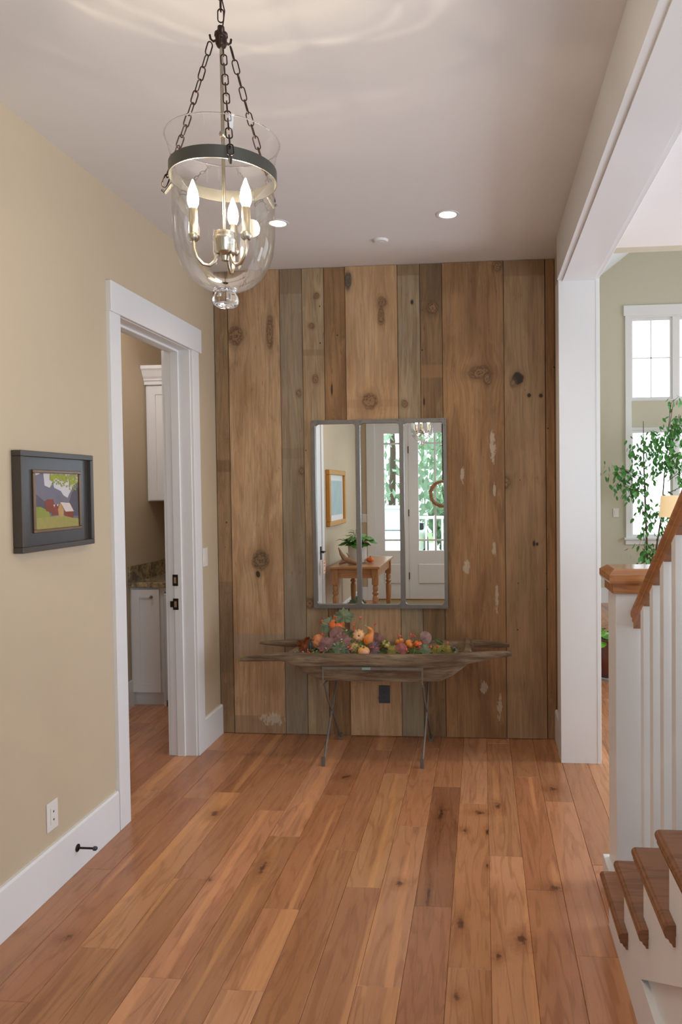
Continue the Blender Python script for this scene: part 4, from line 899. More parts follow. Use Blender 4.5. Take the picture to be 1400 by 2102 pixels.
def leafobj(label, loc, size, kind, mat, rx, rz_, ry=0.0):
    """a silk leaf facing forward; rz_ turns it in its own plane"""
    bm = bmesh.new(); leaf_bm(bm, size, kind, Matrix.Translation((0, -.42 * size, 0)))
    g = bmesh.ops.solidify(bm, geom=bm.faces[:], thickness=.0012)
    o = thing('leaf', label, 'leaf', loc, 'silk leaves in the trough')
    b = obj('blade', bm, M['lf_' + mat], o)
    m = Matrix.Rotation(ry, 4, 'Z') @ Matrix.Rotation(PI / 2 + rx, 4, 'X') @ Matrix.Rotation(rz_, 4, 'Z')
    o.rotation_euler = m.to_euler()
    bm = bmesh.new(); tube(bm, [(0, -.62 * size, -.004), (0, -.42 * size, 0), (0, .05 * size, .0012), (0, .45 * size, -.003)], [.0012, .0014, .001, .0006], 5); obj('midrib', bm, M['lf_' + ('lime' if mat in ('sage', 'green', 'lime') else 'plum')], o)
leafobj('large sage green lobed leaf standing highest behind the orange pumpkin', (-.846, 4.235, .828), .088, 'maple', 'sage', -.15, 0.05)
leafobj('sage green leaf hanging left of the orange pumpkin', (-.945, 4.225, .775), .075, 'maple', 'sage', -.2, 1.0, .3)
leafobj('rounded mauve leaf over the front of the orange pumpkin', (-.880, 4.175, .728), .075, 'round', 'mauve', -.35, 1.45)
leafobj('mauve lobed leaf right of the peach pumpkin', (-.935, 4.145, .675), .085, 'maple', 'mauve', -.3, .5)
leafobj('dusky pink leaf pointing right below the rounded mauve leaf', (-.833, 4.150, .688), .090, 'maple', 'mauve', -.35, -1.2)
leafobj('sage green leaf drooping to the front rim below the mauve leaves', (-.850, 4.125, .645), .080, 'maple', 'sage', -.4, 2.7)
leafobj('dusky mauve leaf behind the swan-neck gourd', (-.635, 4.235, .683), .075, 'maple', 'mauve', -.15, -.9)
leafobj('violet grey leaf right of the yellow gourd', (-.650, 4.14, .646), .070, 'maple', 'plum', -.5, -1.9)
leafobj('pink leaf before the small yellow orange pumpkin', (-.482, 4.13, .654), .058, 'round', 'pink', -.3, -.4)
leafobj('pale mauve leaf standing highest on the right side of the trough', (-.345, 4.235, .697), .062, 'round', 'pale', -.1, -1.1)
leafobj('dark green leaf near the right end behind the yellow leaves', (-.265, 4.24, .672), .070, 'plain', 'green', -.3, 1.1)
leafobj('yellow green leaf at the right, nearer the pumpkins', (-.276, 4.155, .646), .046, 'maple', 'lime', -.4, .6)
leafobj('yellow green leaf nearest the right end of the trough', (-.216, 4.17, .645), .050, 'maple', 'lime', -.4, -.9)
leafobj('sage green leaf in front of the small deep orange pumpkin', (-.345, 4.14, .650), .058, 'maple', 'sage', -.4, -.4)
leafobj('olive green leaf in front of the striped gourd', (-.535, 4.13, .645), .055, 'maple', 'lime', -.5, .7)
leafobj('small green leaf between pink leaf and sage leaf', (-.405, 4.125, .640), .045, 'maple', 'green', -.5, -.3)
leafobj('narrow slate grey leaf left of the peach pumpkin', (-1.035, 4.155, .662), .062, 'plain', 'slate', -.1, .1)
leafobj('dark plum leaf between orange and cream pumpkins', (-.812, 4.23, .710), .060, 'round', 'plum', -.2, -.7)
for i, (dx, dz, rr, s_) in enumerate(((0, 0, .3, .062), (.018, .012, 1.3, .055), (-.022, .014, -.6, .055), (.006, .028, 2.2, .05))):
    leafobj(['rust brown curled leaf lowest in the clump at the left end', 'rust brown curled leaf at the right of the left clump', 'rust brown curled leaf at the far left of the clump', 'rust brown curled leaf on top of the left clump'][i], (-1.078 + dx, 4.19 + .012 * i, .640 + dz), s_, 'maple', 'rusty', -.5 + .3 * i, rr, .3 * i)
berries = [(-.969, .806), (-.927, .795), (-.885, .830), (-.970, .732), (-.767, .792), (-.731, .828), (-.773, .760), (-.646, .790), (-.678, .636), (-.704, .655), (-.823, .626), (-.772, .630), (-.799, .657), (-.657, .652), (-.633, .658), (-.497, .718), (-.430, .727), (-.410, .719), (-.305, .667), (-.273, .664), (-.375, .658), (-.445, .643), (-1.041, .626), (-.972, .636), (-.212, .685)]
names_ = {0: 'red berry sprig at the upper left of the pile', 2: 'red berry sprig between the orange pumpkin and the big sage leaf', 5: 'red berry sprig reaching up right of the big sage leaf', 7: 'single berry sprig standing above the swan-neck gourd', 24: 'berry sprig near the right end of the trough', 22: 'coral berry sprig at the foot of the slate leaf', 10: 'red berries on the front rim below the sage leaf', 15: 'berry sprig above the small yellow orange pumpkin', 16: 'berry sprig above the small apricot pumpkin'}
for i, (x, z) in enumerate(berries):
    y = 4.17 if z > .70 else 4.13; zb = min(z - .02, .60)
    zb = max(.59, min(z - .03, .66))
    o = thing('berry_sprig', names_.get(i, 'sprig of tiny red berries tucked among the leaves'), 'berries', (x, y, zb), 'berry sprigs in the trough')
    xb = (-.87 - x) * .35 if z > .70 and x < -.7 else 0
    nb_ = rq.choice((2, 3, 3)); bm = bmesh.new(); tube(bm, [(xb, .03, 0), (xb * .4, .012, (z - zb) * .6), (0, 0, z - zb)], .0011, 5); obj('stem', bm, M['stem'], o)
    for k in range(nb_):
        bm = bmesh.new(); p = (rq.uniform(-.009, .009), rq.uniform(-.006, .004), z - zb + rq.uniform(-.008, .008)); sphere(bm, p, rq.uniform(.0042, .0062), 10, 6); obj('berry', bm, M['berryR'] if rq.random() < .6 else M['berryO'], o, smooth='full')
for i, o in enumerate([q for q in C.objects if q.name.startswith('berry_sprig')]):
    if o['label'] == 'sprig of tiny red berries tucked among the leaves':
        o['label'] = {1: 'red berry pair just left of the orange pumpkin', 3: 'red berries between peach pumpkin and sage leaf', 4: 'coral berries on the right edge of the big sage leaf', 6: 'berries just above the cream pumpkin', 8: 'berries at the right foot of the yellow gourd', 9: 'berries above the yellow gourd', 11: 'berries on the rim left of the yellow gourd', 12: 'berries on the left of the seed pod', 13: 'berries left of the violet grey leaf top', 14: 'berries on top of the violet grey leaf', 17: 'berries over the small deep orange pumpkin', 18: 'berries right of the sage leaf on the right', 19: 'berries above the inner yellow green leaf', 20: 'berries under the small deep orange pumpkin', 21: 'berries right of the pink leaf', 23: 'berries below the peach pumpkin'}.get(i, o['label'])

# ------------------------------------------------------------------ wall fittings
def plate(name, label, cat, loc, w, h, axis, mat, rocker=True, slots=False):
    o = thing(name, label, cat, loc)
    def bb(a0, a1, t0, t1, z0, z1): return B((t0, t1, a0, a1, z0, z1)) if axis == 'x' else B((a0, a1, -t1, -t0, z0, z1))
    obj('cover_plate', bb(-w / 2, w / 2, 0, .005, -h / 2, h / 2), mat, o, bevel=.0015)
    if rocker: obj('rocker', bb(-w * .22, w * .22, .005, .0085, -h * .28, h * .28), mat, o, bevel=.001)
    if slots:
        for z in (-h * .14, h * .14): obj('socket_slot', bb(-w * .04, w * .06, .0085, .0088, z - .004, z + .004), M['slot'], o)
    return o
plate('outlet', 'white wall outlet low on the beige wall above the baseboard', 'outlet', (XL, 2.66, .305), .072, .115, 'x', M['plastic'], True, True)
plate('light_switch', 'white light switch between the pantry doorway and barn boards', 'switch', (XL, 4.275, 1.184), .070, .115, 'x', M['plastic'])
plate('outlet', 'dark metal outlet plate on the barn boards under the trough', 'outlet', (-.636, YW - .006, .275), .072, .115, 'y', M['galv'], True, True)
plate('light_switch', 'white switch on the living room wall left of the plant', 'switch', (1.826, 9.858, 1.234), .075, .120, 'y', M['plastic'])
for nm, z_, x_ in (('wide white switch plate by the front door in the mirror', 1.18, -1.68), ('narrow white switch plate by the front door in the mirror', 1.18, -1.595)):
    o = thing('light_switch', nm, 'switch', (x_, YF, z_)); w = .035 if 'wide' in nm else .02
    obj('cover_plate', B((-w, w, 0, .006, -.06, .06)), M['plastic'], o, bevel=.001); obj('rocker', B((-w * .4, w * .4, .006, .009, -.03, .03)), M['plastic'], o)
o = thing('door_stop', 'dark metal door stop screwed to the white baseboard', 'door stop', (XL + .018, 2.803, .10))
bm = bmesh.new(); tube(bm, [(0, 0, 0), (.003, 0, 0), (.006, 0, 0)], [.016, .016, .008], 16); obj('rosette', bm, M['black'], o, smooth=True)
bm = bmesh.new(); tube(bm, [(.005, 0, 0), (.074, 0, 0)], .0045, 10); obj('rod', bm, M['black'], o, smooth=True)
bm = bmesh.new(); tube(bm, [(.072, 0, 0), (.082, 0, 0), (.086, 0, 0)], [.009, .009, .006], 12); q = obj('rubber_tip', bm, M['galv'], o, smooth=True); q['label'] = 'grey rubber tip'

# framed landscape on the left wall
pf = thing('framed_painting', 'small farm landscape painting in a wide dark frame', 'painting', (XL, 2.71, 1.566))
Y0_, Y1_, ZA_, ZB_ = -.243, .243, -.192, .192
def fr_box(y0, y1, z0, z1, w, x0, x1): return ((x0, x1, y0, y1, z0, z0 + w), (x0, x1, y0, y1, z1 - w, z1), (x0, x1, y0, y0 + w, z0 + w, z1 - w), (x0, x1, y1 - w, y1, z0 + w, z1 - w))
obj('outer_frame', B(*fr_box(Y0_, Y1_, ZA_, ZB_, .022, 0, .040)), M['dframe'], pf, bevel=.002)
obj('flat_panel', B((.002, .024, Y0_ + .02, Y1_ - .02, ZA_ + .02, ZB_ - .02)), M['dframe2'], pf)
iy0, iy1, iz0, iz1 = -.160, .160, -.122, .122
obj('slip', B(*fr_box(iy0, iy1, iz0, iz1, .013, .024, .032)), M['bronzewood'], pf, bevel=.002)
a0, a1, c0, c1 = iy0 + .013, iy1 - .013, iz0 + .013, iz1 - .013
pm = [simple('p_sky', (196, 190, 192), .6), simple('p_hill', (112, 108, 118), .6, var=.2), simple('p_dark', (88, 82, 92), .6, var=.2), simple('p_grass', (150, 140, 78), .6, var=.2, scale=40), simple('p_meadow', (134, 138, 62), .6, var=.2, scale=30), simple('p_roof', (206, 190, 182), .6), simple('p_red', (128, 66, 52), .6, var=.2), simple('p_tan', (178, 138, 88), .6, var=.2), simple('p_leaves', (146, 152, 48), .6, var=.3, scale=60)]
bm = bmesh.new()
U = lambda u: a0 + (a1 - a0) * u; V_ = lambda v: c1 - (c1 - c0) * v
def pp(pts, m, h):
    vs = [bm.verts.new((.0242 + h, U(u), V_(v))) for u, v in pts]; f = bm.faces.new(vs); f.material_index = m
pp([(0, 0), (1, 0), (1, 1), (0, 1)], 0, 0)
pp([(0, .0), (.03, .04), (.10, .02), (.14, .0), (.20, .0), (.22, .22), (.33, .26), (.37, .22), (.40, .14), (.43, .26), (.58, .32), (.64, .40), (.74, .45), (.78, .38), (.84, .30), (.87, .22), (1, .15), (1, .9), (0, .9)], 1, .0003)
pp([(0, .35), (.1, .42), (.2, .5), (.3, .52), (.4, .6), (.4, .72), (0, .72)], 2, .0005); pp([(.78, .52), (.84, .36), (.9, .3), (1, .25), (1, .8), (.8, .8)], 2, .0005)
pp([(0, .60), (.12, .60), (.3, .68), (.34, .82), (0, .84)], 4, .0007); pp([(0, .80), (.3, .79), (.62, .77), (1, .86), (1, 1), (0, 1)], 3, .0008)
pp([(.20, .52), (.27, .47), (.40, .47), (.44, .60), (.40, .72), (.24, .68)], 6, .0009); pp([(.36, .58), (.52, .56), (.56, .76), (.36, .77)], 6, .0010)
pp([(.40, .57), (.44, .57), (.42, .62)], 5, .0011); pp([(.48, .57), (.52, .56), (.5, .61)], 5, .0011)
pp([(.50, .66), (.56, .53), (.64, .68), (.62, .80), (.52, .78)], 7, .0012); pp([(.56, .53), (.78, .55), (.88, .71), (.68, .71)], 5, .0013)
pp([(.64, .69), (.86, .71), (.87, .84), (.66, .79)], 6, .0012)
for _ in range(190):
    u = rq.uniform(.34, .97); v = abs(rq.gauss(0, .09)) * (.4 + u); v = min(v, .30); s = .024
    pp([(u, v), (u + s, v + s * .4), (u + s * .3, v + s * 1.6), (u - s * .6, v + s)], 8, .0015 + rq.random() * .0003)
o = obj('canvas', bm, pm, pf)

# ------------------------------------------------------------------ pantry furniture
CY = 5.052
bc = thing('base_cabinet', 'white shaker base cabinet under the granite counter', 'cabinet', (-2.48, CY, 0))
def cp_(bm, x=2.48, y=-CY): bmesh.ops.translate(bm, verts=bm.verts, vec=(x, y, 0)); return bm
obj('body', cp_(B((-2.618, -2.372, CY - .012, 5.66, .10, .885), (-2.618, -2.374, CY + .01, 5.66, 0, .10))), M['cab'], bc)
dr = obj('door', cp_(B((-2.600, -2.538, CY - .034, CY - .013, .105, .872), (-2.448, -2.386, CY - .034, CY - .013, .105, .872), (-2.538, -2.448, CY - .034, CY - .013, .105, .165), (-2.538, -2.448, CY - .034, CY - .013, .812, .872), (-2.538, -2.448, CY - .026, CY - .013, .165, .812))), M['cab'], bc)
bm = bmesh.new(); tube(bm, [(-2.438, CY - .034, .818), (-2.438, CY - .044, .818), (-2.438, CY - .050, .818), (-2.438, CY - .058, .818)], [.005, .006, .013, .009], 14); obj('knob', cp_(bm), M['nickel'], dr, smooth=True)
ap = thing('under_counter_fridge', 'pale white under-counter appliance beside the base cabinet', 'appliance', (-2.1, CY, 0))
obj('body', cp_(B((-2.350, -1.905, CY + .0, 5.64, .02, .85)), 2.1), M['appl'], ap)
q = obj('door', cp_(B((-2.352, -1.905, CY - .04, CY - .002, .045, .842)), 2.1), M['appl'], ap, bevel=.006)
obj('handle', cp_(B((-2.33, -1.93, CY - .052, CY - .041, .79, .815)), 2.1), M['appl'], q, bevel=.004)
obj('grille', cp_(B((-2.34, -1.91, CY - .005, CY + .0, .0, .04)), 2.1), M['slot'], ap)
fl = struct('trim_filler', B((-2.372, -2.353, CY - .012, CY + .05, .0, .885), (-2.353, -1.905, CY - .012, CY + .02, .852, .885)), M['cab'])
ct = thing('granite_counter', 'speckled gold and grey granite counter with backsplash', 'countertop', (-2.2, 5.3, .885))
def gp(bm): bmesh.ops.translate(bm, verts=bm.verts, vec=(2.2, -5.3, -.885)); return bm
obj('slab', gp(B((-2.618, -1.905, 5.010, 5.664, .886, .925))), M['granite'], ct, bevel=.004)
obj('backsplash', gp(B((-2.600, -1.905, 5.645, 5.664, .9255, 1.042))), M['granite'], ct)
obj('side_splash', gp(B((-2.6195, -2.600, 5.012, 5.664, .9255, 1.042))), M['granite'], ct)
bs = thing('sink', 'small dark steel sink rim set in the granite counter', 'sink', (-2.28, 5.32, .9255))
bm = bmesh.new(); 
lathe(bm, [(.150, .0), (.155, .004), (.148, .006), (.140, .003), (.13, .001), (0, .001)], n=32); obj('basin_rim', bm, M['steel'], bs, smooth=True)
fa = thing('faucet', 'brushed gooseneck faucet over the pantry sink', 'faucet', (-2.44, 5.56, .9255))
bm = bmesh.new(); lathe(bm, [(0, 0), (.022, 0), (.022, .01), (.014, .016), (0, .017)], n=20); obj('base', bm, M['nickel'], fa, smooth=True)
bm = bmesh.new(); pts = [(0.035, 0, .01), (0.035, 0, .28)] + [(-.015 + .05 * math.cos(a), -.0, .28 + .05 * math.sin(a)) for a in [PI * k / 8 for k in range(1, 8)]] + [(-.066, 0, .27), (-.070, 0, .235)]
tube(bm, pts, .009, 12); bmesh.ops.translate(bm, verts=bm.verts, vec=(-.035, 0, 0)); bmesh.ops.translate(bm, verts=bm.verts, vec=(0.0, 0, 0)); obj('spout', bm, M['nickel'], fa, smooth=True)
fa.location = (-2.405, 5.50, .9255)
uc = thing('wall_cabinet', 'white shaker wall cabinet with stepped crown on the pantry wall', 'cabinet', (-2.3, 5.34, 1.52))
def up(bm): bmesh.ops.translate(bm, verts=bm.verts, vec=(2.3, -5.34, -1.52)); return bm
obj('body', up(B((-2.618, -1.905, 5.352, 5.664, 1.522, 2.46))), M['cab'], uc)
obj('door', up(B((-2.600, -2.535, 5.332, 5.351, 1.530, 2.42), (-2.23, -2.165, 5.332, 5.351, 1.530, 2.42), (-2.535, -2.23, 5.332, 5.351, 1.530, 1.595), (-2.535, -2.23, 5.332, 5.351, 2.355, 2.42), (-2.535, -2.23, 5.340, 5.351, 1.595, 2.355))), M['cab'], uc)
obj('door', up(B((-2.160, -2.095, 5.332, 5.351, 1.530, 2.42), (-1.98, -1.92, 5.332, 5.351, 1.530, 2.42), (-2.095, -1.98, 5.332, 5.351, 1.530, 1.595), (-2.095, -1.98, 5.332, 5.351, 2.355, 2.42), (-2.095, -1.98, 5.340, 5.351, 1.595, 2.355))), M['cab'], uc)
bm = bmesh.new(); LL = []
for (o_, z) in ((.0, 2.43), (.008, 2.43), (.008, 2.455), (.018, 2.463), (.018, 2.475), (.030, 2.49), (.052, 2.535), (.064, 2.548), (.064, 2.572), (.0, 2.572)):
    LL.append([bm.verts.new(p) for p in ((-2.618 - min(o_, .0), 5.332 - o_, z), (-1.905, 5.332 - o_, z), (-1.905, 5.60, z), (-2.618, 5.60, z))])
for a, b in zip(LL, LL[1:]):
    for k in range(4): bm.faces.new((a[k], a[(k + 1) % 4], b[(k + 1) % 4], b[k]))
bm.faces.new(LL[0]); bm.faces.new(LL[-1]); obj('crown', up(bm), M['cab'], uc)

# ------------------------------------------------------------------ entry furniture seen in the mirror
tb = thing('console_table', 'pine side table with four turned legs reflected in the mirror', 'table', (-1.38, .83, 0))
obj('tabletop', B((-.275, .275, -.60, .60, .735, .760)), M['pine'], tb, bevel=.004)
obj('apron', B((-.23, .23, -.545, -.525, .63, .735), (-.23, .23, .525, .545, .63, .735), (-.235, -.215, -.525, .525, .63, .735), (.215, .235, -.525, .525, .63, .735)), M['pine'], tb)
lp = [(0, 0), (.018, 0), (.022, .03), (.026, .10), (.030, .25), (.034, .40), (.030, .43), (.022, .44), (.034, .455), (.036, .47), (.024, .485), (.030, .50), (.030, .53), (.024, .545), (.035, .56), (0, .56)]
for sx in (-1, 1):
    for sy in (-1, 1):
        bm = bmesh.new(); lathe(bm, lp, sx * .22, sy * .53, 16); bx(bm, sx * .22 - .034, sx * .22 + .034, sy * .53 - .034, sy * .53 + .034, .56, .735); obj('leg', bm, M['pinez'], tb, smooth=True)
pt = thing('potted_plant', 'leafy green plant in a white crock on the pine table', 'potted plant', (-1.42, .98, .7605))
bm = bmesh.new(); lathe(bm, [(0, 0), (.095, 0), (.104, .01), (.108, .19), (.115, .195), (.115, .205), (.103, .205), (.100, .19), (0, .185)], n=32); obj('crock', bm, M['crock'], pt, smooth=True)
bm = bmesh.new()
for k in range(46):
    a = rq.uniform(0, 2 * PI); e = rq.uniform(.25, 1.45); L_ = rq.uniform(.06, .21); p = Vector((math.cos(a) * math.cos(e), math.sin(a) * math.cos(e), math.sin(e))) * L_
    base = Vector((rq.uniform(-.04, .04), rq.uniform(-.04, .04), .19)); tip = base + p
    tube(bm, [base, (base + tip) / 2 + Vector((0, 0, .015)), tip], .0025, 5)
    M4 = Matrix.Translation(tip) @ Matrix.Rotation(a - PI / 2, 4, 'Z') @ Matrix.Rotation(rq.uniform(-.7, .3), 4, 'X'); leaf_bm(bm, rq.uniform(.08, .12), 'plain' if k % 2 else 'round', M4, .5)
obj('foliage', bm, M['leaf'], pt)['kind'] = 'stuff'
pumpkin('pumpkin', 'small orange pumpkin beside the crock in the mirror', (-1.27, 1.02, .795), .045, .7, M['orange'], 9, (0, 0, 0))
o = thing('driftwood', 'brown forked driftwood piece on the table in the mirror', 'driftwood', (-1.50, 1.22, .7605))
bm = bmesh.new(); tube(bm, [(.12, .02, .015), (.04, 0, .04), (-.02, 0, .06), (-.06, 0, .12), (-.09, 0, .19)], [.016, .034, .034, .020, .006], 8); tube(bm, [(0, 0, .045), (-.05, .02, .03), (-.08, .03, .01)], [.028, .022, .010], 8); tube(bm, [(.02, 0, .045), (.03, -.03, .08), (-.01, -.04, .13)], [.018, .012, .003], 8); obj('branch', bm, M['drift'], o, smooth=True)
gp_ = thing('gilt_picture', 'gold framed pale landscape on the left wall, in the mirror', 'picture', (XL, .74, 1.49))
obj('frame', B(*fr_box(-.46, .46, -.31, .33, .055, 0, .05)), M['gold'], gp_, bevel=.006)
obj('mat_board', B((.004, .02, -.41, .41, -.26, .28)), M['trim'], gp_); obj('print', B((.020, .022, -.34, .34, -.19, .21)), simple('pale_blue_print', (170, 190, 196), .3, var=.2, scale=4), gp_)
wr = thing('wreath', 'round berry and twig wreath hanging on the glass front door', 'wreath', (-.545, YF + .03, 1.52))
bm = bmesh.new(); tube(bm, [(.175 * math.cos(2 * PI * k / 40) * (1 + .02 * math.sin(k * 3)), .004 * math.sin(k * 2), .175 * math.sin(2 * PI * k / 40)) for k in range(40)], .024, 8, closed=True)
for v in bm.verts: v.co += Vector((rq.uniform(-.006, .006), rq.uniform(-.006, .006), rq.uniform(-.006, .006)))
obj('twig_ring', bm, M['twig'], wr)
bm = bmesh.new()
for k in range(120): a = rq.uniform(0, 2 * PI); r_ = .175 + rq.uniform(-.03, .035); sphere(bm, (r_ * math.cos(a), rq.uniform(-.01, .03), r_ * math.sin(a)), .006, 6, 4)
q = obj('berries', bm, M['berryO'], wr); q['kind'] = 'stuff'
obj('ribbon', B((-.012, .012, -.028, -.024, .19, .99)), M['ribbon'], wr)
o = thing('door_mat', 'low beige woven rug in front of the entry door', 'rug', (-.75, -.66, 0)); obj('pile', B((-.72, .72, -.36, .36, .0005, .010)), M['rug'], o, bevel=.003); obj('border', B((-.74, .74, -.38, -.36, .0005, .009), (-.74, .74, .36, .38, .0005, .009)), M['ribbon'], o)

# porch and garden
struct('porch_floor', B((-4.5, 3.0, -3.4, -1.21, -.12, -.03)), M['porch'])
pr_ = thing('porch_railing', 'white porch railing beyond the glass front door', 'railing', (-1.0, -3.2, -.03))
obj('top_rail', B((-.10, 3.2, -.03, .03, 1.10, 1.15)), M['railwhite'], pr_); obj('bottom_rail', B((-.10, 3.2, -.02, .02, .12, .16)), M['railwhite'], pr_)
for k in range(22): obj('rail_baluster', B((k * .14 + .02, k * .14 + .055, -.018, .018, .16, 1.10)), M['railwhite'], pr_)
obj('rail_post', B((-.18, -.08, -.05, .05, 0, 1.22)), M['railwhite'], pr_)
g_ = B((-14, 12, -22, -3.4, -.5, -.35)); struct('ground', g_, M['grass'])
struct('driveway', B((-9, -.9, -16, -4.2, -.349, -.33)), M['drive'])
car = thing('car', 'white parked car on the driveway, in the mirror', 'car', (-2.35, -8.2, -.33))
bm = bmesh.new(); prism(bm, [(-2.1, .32), (-2.15, .75), (-1.2, .95), (-.6, 1.0), (2.0, 1.0), (2.1, .6), (2.05, .32)], -.88, .88, 'yz'); bmesh.ops.bevel(bm, geom=bm.edges[:], offset=.07, segments=2, affect='EDGES'); obj('body', bm, M['carpaint'], car, smooth=True)
bm = bmesh.new(); prism(bm, [(-.75, .98), (-.05, 1.48), (1.3, 1.48), (1.8, .98)], -.74, .74, 'yz'); bmesh.ops.bevel(bm, geom=bm.edges[:], offset=.06, segments=2, affect='EDGES'); obj('cabin', bm, M['carglass'], car, smooth=True)
obj('roof', B((-.66, .66, -.02, 1.28, 1.46, 1.52)), M['carpaint'], car, bevel=.02)
for sx in (-1, 1):
    obj('side_mirror', B((sx * .90 - .09, sx * .90 + .09, .45, .53, .98, 1.12)) if 0 else B((sx * .93 - .09, sx * .93 + .09, 1.05, 1.15, .98, 1.14)), M['tyre'], car, bevel=.02)
    for y in (-1.35, 1.35):
        bm = bmesh.new(); tube(bm, [(sx * .72, y, .33), (sx * .92, y, .33)], .33, 20); obj('wheel', bm, M['tyre'], car, smooth=True)
def garden_tree(label, x, y, h, w, seed, n=1500):
    r = random.Random(seed); o = thing('garden_tree', label, 'tree', (x, y, -.36), 'trees in the front garden'); bm = bmesh.new(); tube(bm, [(0, 0, 0), (.1, 0, h * .4), (0, .1, h * .75)], [.14, .10, .05], 8); obj('trunk', bm, M['bark'], o)
    bm = bmesh.new()
    for _ in range(n):
        a = r.uniform(0, 2 * PI); zz = r.uniform(.04, 1.0); rr = w * math.sin(PI * min(1, zz * .75 + .16)) * r.uniform(.45, 1) ** .5; p = Vector((rr * math.cos(a), rr * math.sin(a), zz * h)); q = Euler((r.uniform(0, 3), r.uniform(0, 3), r.uniform(0, 3))).to_matrix(); L_ = r.uniform(.10, .26)
        bm.faces.new([bm.verts.new(q @ Vector(v) + p) for v in ((-L_, 0, 0), (0, -L_ * .5, .02), (L_, 0, 0), (0, L_ * .5, .02))])
    f = obj('crown', bm, r.choice((M['gleaf'], M['gleaf2'])), o); f['kind'] = 'stuff'
for i, (x, y, h, w) in enumerate(((-7.2, -14, 6.5, 2.2), (-3.1, -15, 8.0, 2.0), (.6, -13.0, 6.5, 1.9), (3.2, -9.5, 5.5, 2.0), (.8, -6.2, 1.5, .9), (-.4, -21, 10, 2.4), (-.2, -9.2, 2.6, 1.1))):
    garden_tree(['leftmost tall tree across the driveway', 'tall tree behind the parked car', 'tall tree behind the porch rail', 'tree at the right beyond the porch', 'low shrub just beyond the porch railing', 'farthest and tallest garden tree', 'round bush between porch and tall trees'][i], x, y, h, w, i + 2)

# ------------------------------------------------------------------ living room things
fc = thing('ficus_tree', 'tall slender ficus tree in front of the living room window', 'potted tree', (2.10, 9.2, 0))
bm = bmesh.new(); lathe(bm, [(0, 0), (.15, 0), (.17, .02), (.20, .30), (.215, .30), (.215, .34), (.19, .34), (.185, .30), (0, .29)], n=28); obj('pot', bm, M['potbrown'], fc, smooth=True)
bm = bmesh.new(); tube(bm, [(0, 0, .29), (-.01, 0, .8), (-.03, .02, 1.5), (-.045, .02, 2.0), (-.05, 0, 2.42)], [.016, .014, .011, .008, .004], 8)
tube(bm, [(.03, .03, .29), (.18, .05, 1.2), (.22, .05, 1.75), (.30, .05, 2.1), (.40, .03, 2.5)], [.012, .010, .008, .006, .003], 7); tube(bm, [(.05, -.03, .29), (.30, 0, 1.0), (.55, .05, 1.6), (.62, .05, 2.2)], [.012, .010, .008, .004], 7)
clus = [(-.44, 1.83, .09, 12), (-.36, 1.80, .08, 12), (-.28, 1.74, .09, 20), (-.40, 1.60, .05, 8), (-.30, 1.60, .07, 12), (-.17, 1.68, .12, 44), (-.12, 1.56, .11, 40), (-.22, 1.48, .06, 14), (-.15, 2.10, .08, 14), (-.17, 1.95, .07, 12), (-.02, 2.12, .12, 40), (.02, 1.98, .12, 34), (.15, 2.22, .12, 40), (.25, 2.10, .13, 60), (.33, 2.34, .10, 36), (.42, 2.40, .09, 30), (.48, 2.28, .09, 26), (.33, 2.66, .06, 7), (.40, 2.70, .05, 5), (.05, 1.75, .08, 18), (.15, 1.90, .09, 26), (.26, 1.86, .10, 34), (.38, 1.95, .10, 34), (.42, 1.75, .10, 34), (.50, 1.9, .12, 44), (.55, 1.6, .12, 40), (-.02, 1.30, .05, 8), (.08, 1.25, .06, 10), (-.05, 1.25, .08, 16), (-.1, 1.34, .06, 10), (.05, 1.12, .09, 20), (.18, 1.28, .08, 16), (.25, 1.45, .07, 12), (.2, 1.12, .08, 18), (.22, .98, .08, 16), (-.06, 1.0, .05, 5), (-.01, .86, .10, 26), (-.05, .74, .11, 26), (.08, .72, .09, 22), (.02, .66, .08, 16), (.18, .84, .08, 16)]
for (cx, cz, s_, n) in clus:
    hx = -.04 if cx < .1 else .25; tube(bm, [(hx, .02, min(2.3, cz + .02) - .12), ((hx + cx) / 2, .0, cz - .03), (cx, .0, cz + .03)], [.005, .004, .002], 5)
obj('trunk', bm, M['bark'], fc, smooth=True)
bm = bmesh.new()
for (cx, cz, s_, n) in clus:
    for _ in range(int(n * 1.15)):
        p = Vector((cx + rq.gauss(0, s_ * .75), rq.gauss(0, s_ * .9), cz + rq.gauss(0, s_ * .7))); M4 = Matrix.Translation(p) @ Euler((rq.uniform(-2.6, -1.0), rq.uniform(-.6, .6), rq.uniform(-2.4, 2.4))).to_matrix().to_4x4(); leaf_bm(bm, rq.uniform(.06, .092), 'plain', M4, .3)
obj('foliage', bm, M['ficus'], fc)['kind'] = 'stuff'
sb = thing('side_table', 'small dark table under the lamp by the window', 'table', (2.12, 8.05, 0))
bm = bmesh.new(); lathe(bm, [(0, .68), (.22, .68), (.225, .69), (.22, .705), (0, .705)], n=28); obj('tabletop', bm, M['oak'], sb, smooth=True)
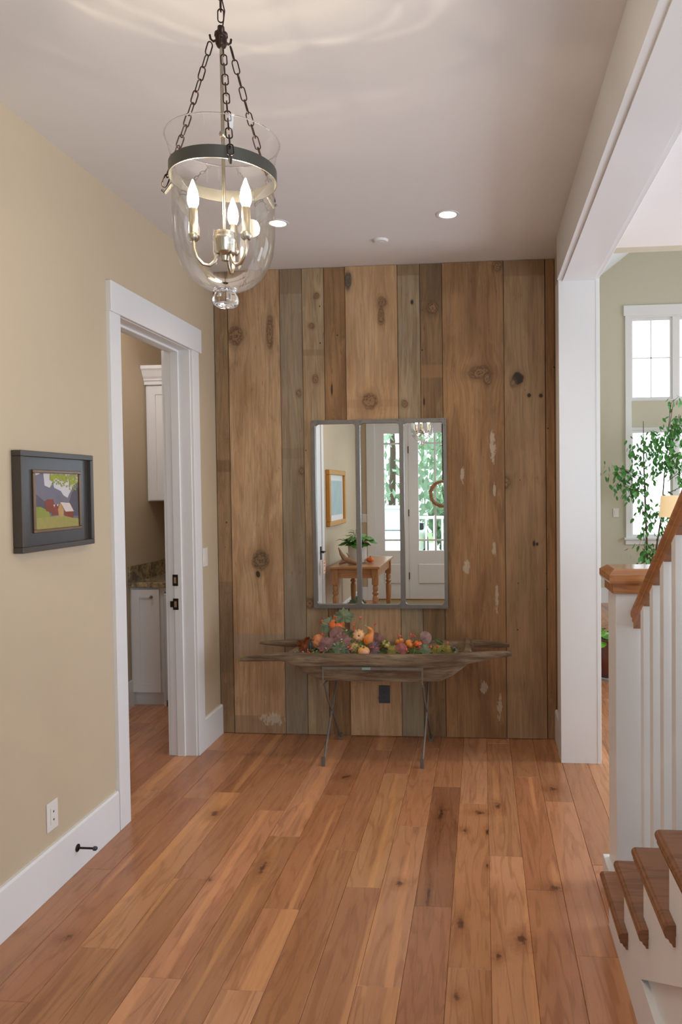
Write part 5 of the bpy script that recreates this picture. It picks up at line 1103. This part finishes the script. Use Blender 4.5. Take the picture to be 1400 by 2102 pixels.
for k in range(3):
    a = k * 2.1 + .4; bm = bmesh.new(); tube(bm, [(.05 * math.cos(a), .05 * math.sin(a), .68), (.16 * math.cos(a), .16 * math.sin(a), 0)], .014, 8); obj('leg', bm, M['oak'], sb)
lm = thing('table_lamp', 'lit table lamp with cream drum shade by the ficus', 'lamp', (2.12, 8.05, .706))
bm = bmesh.new(); lathe(bm, [(0, 0), (.07, 0), (.075, .02), (.03, .05), (.06, .16), (.075, .26), (.04, .38), (.012, .42), (.012, .60), (0, .60)], n=24); obj('base', bm, M['crock'], lm, smooth=True)
bm = bmesh.new(); lathe(bm, [(.158, .545), (.138, .780)], n=40); obj('shade', bm, M['shade'], lm, smooth=True)
bm = bmesh.new(); sphere(bm, (0, 0, .66), .028, 12, 8); obj('bulb', bm, M['bulb'], lm)
ph = thing('potted_plant', 'leafy green plant in a brown glazed pot behind the newel post', 'potted plant', (1.06, 6.02, 0))
bm = bmesh.new(); lathe(bm, [(0, .012), (.11, .012), (.125, .03), (.145, .20), (.15, .315), (.158, .32), (.158, .34), (.146, .34), (.14, .31), (0, .30)], n=32); obj('pot', bm, M['potbrown'], ph, smooth=True)
bm = bmesh.new(); lathe(bm, [(0, 0), (.14, 0), (.155, .02), (.15, .022), (.13, .011), (0, .011)], n=28); obj('saucer', bm, M['carglass'], ph, smooth=True)
bm = bmesh.new(); lathe(bm, [(0, .312), (.135, .302)], n=20); obj('soil', bm, M['soil'], ph)
for k in range(26):
    a = k * 2.4; e = .35 + .9 * ((k * 7) % 10) / 10; L_ = .10 + .012 * (k % 6); base = Vector((.03 * math.cos(a), .03 * math.sin(a), .31)); tip = base + Vector((math.cos(a) * math.cos(e), math.sin(a) * math.cos(e), math.sin(e))) * L_ + Vector((0, 0, -.02))
    bm = bmesh.new(); tube(bm, [base, (base + tip) / 2 + Vector((0, 0, .02)), tip], .0025, 5); leaf_bm(bm, .10, 'round', Matrix.Translation(tip) @ Matrix.Rotation(a - PI / 2, 4, 'Z') @ Matrix.Rotation(-.5 + .1 * (k % 4), 4, 'X'), .35); obj('leaf', bm, M['leaf2'] if k % 3 else M['leaf'], ph)
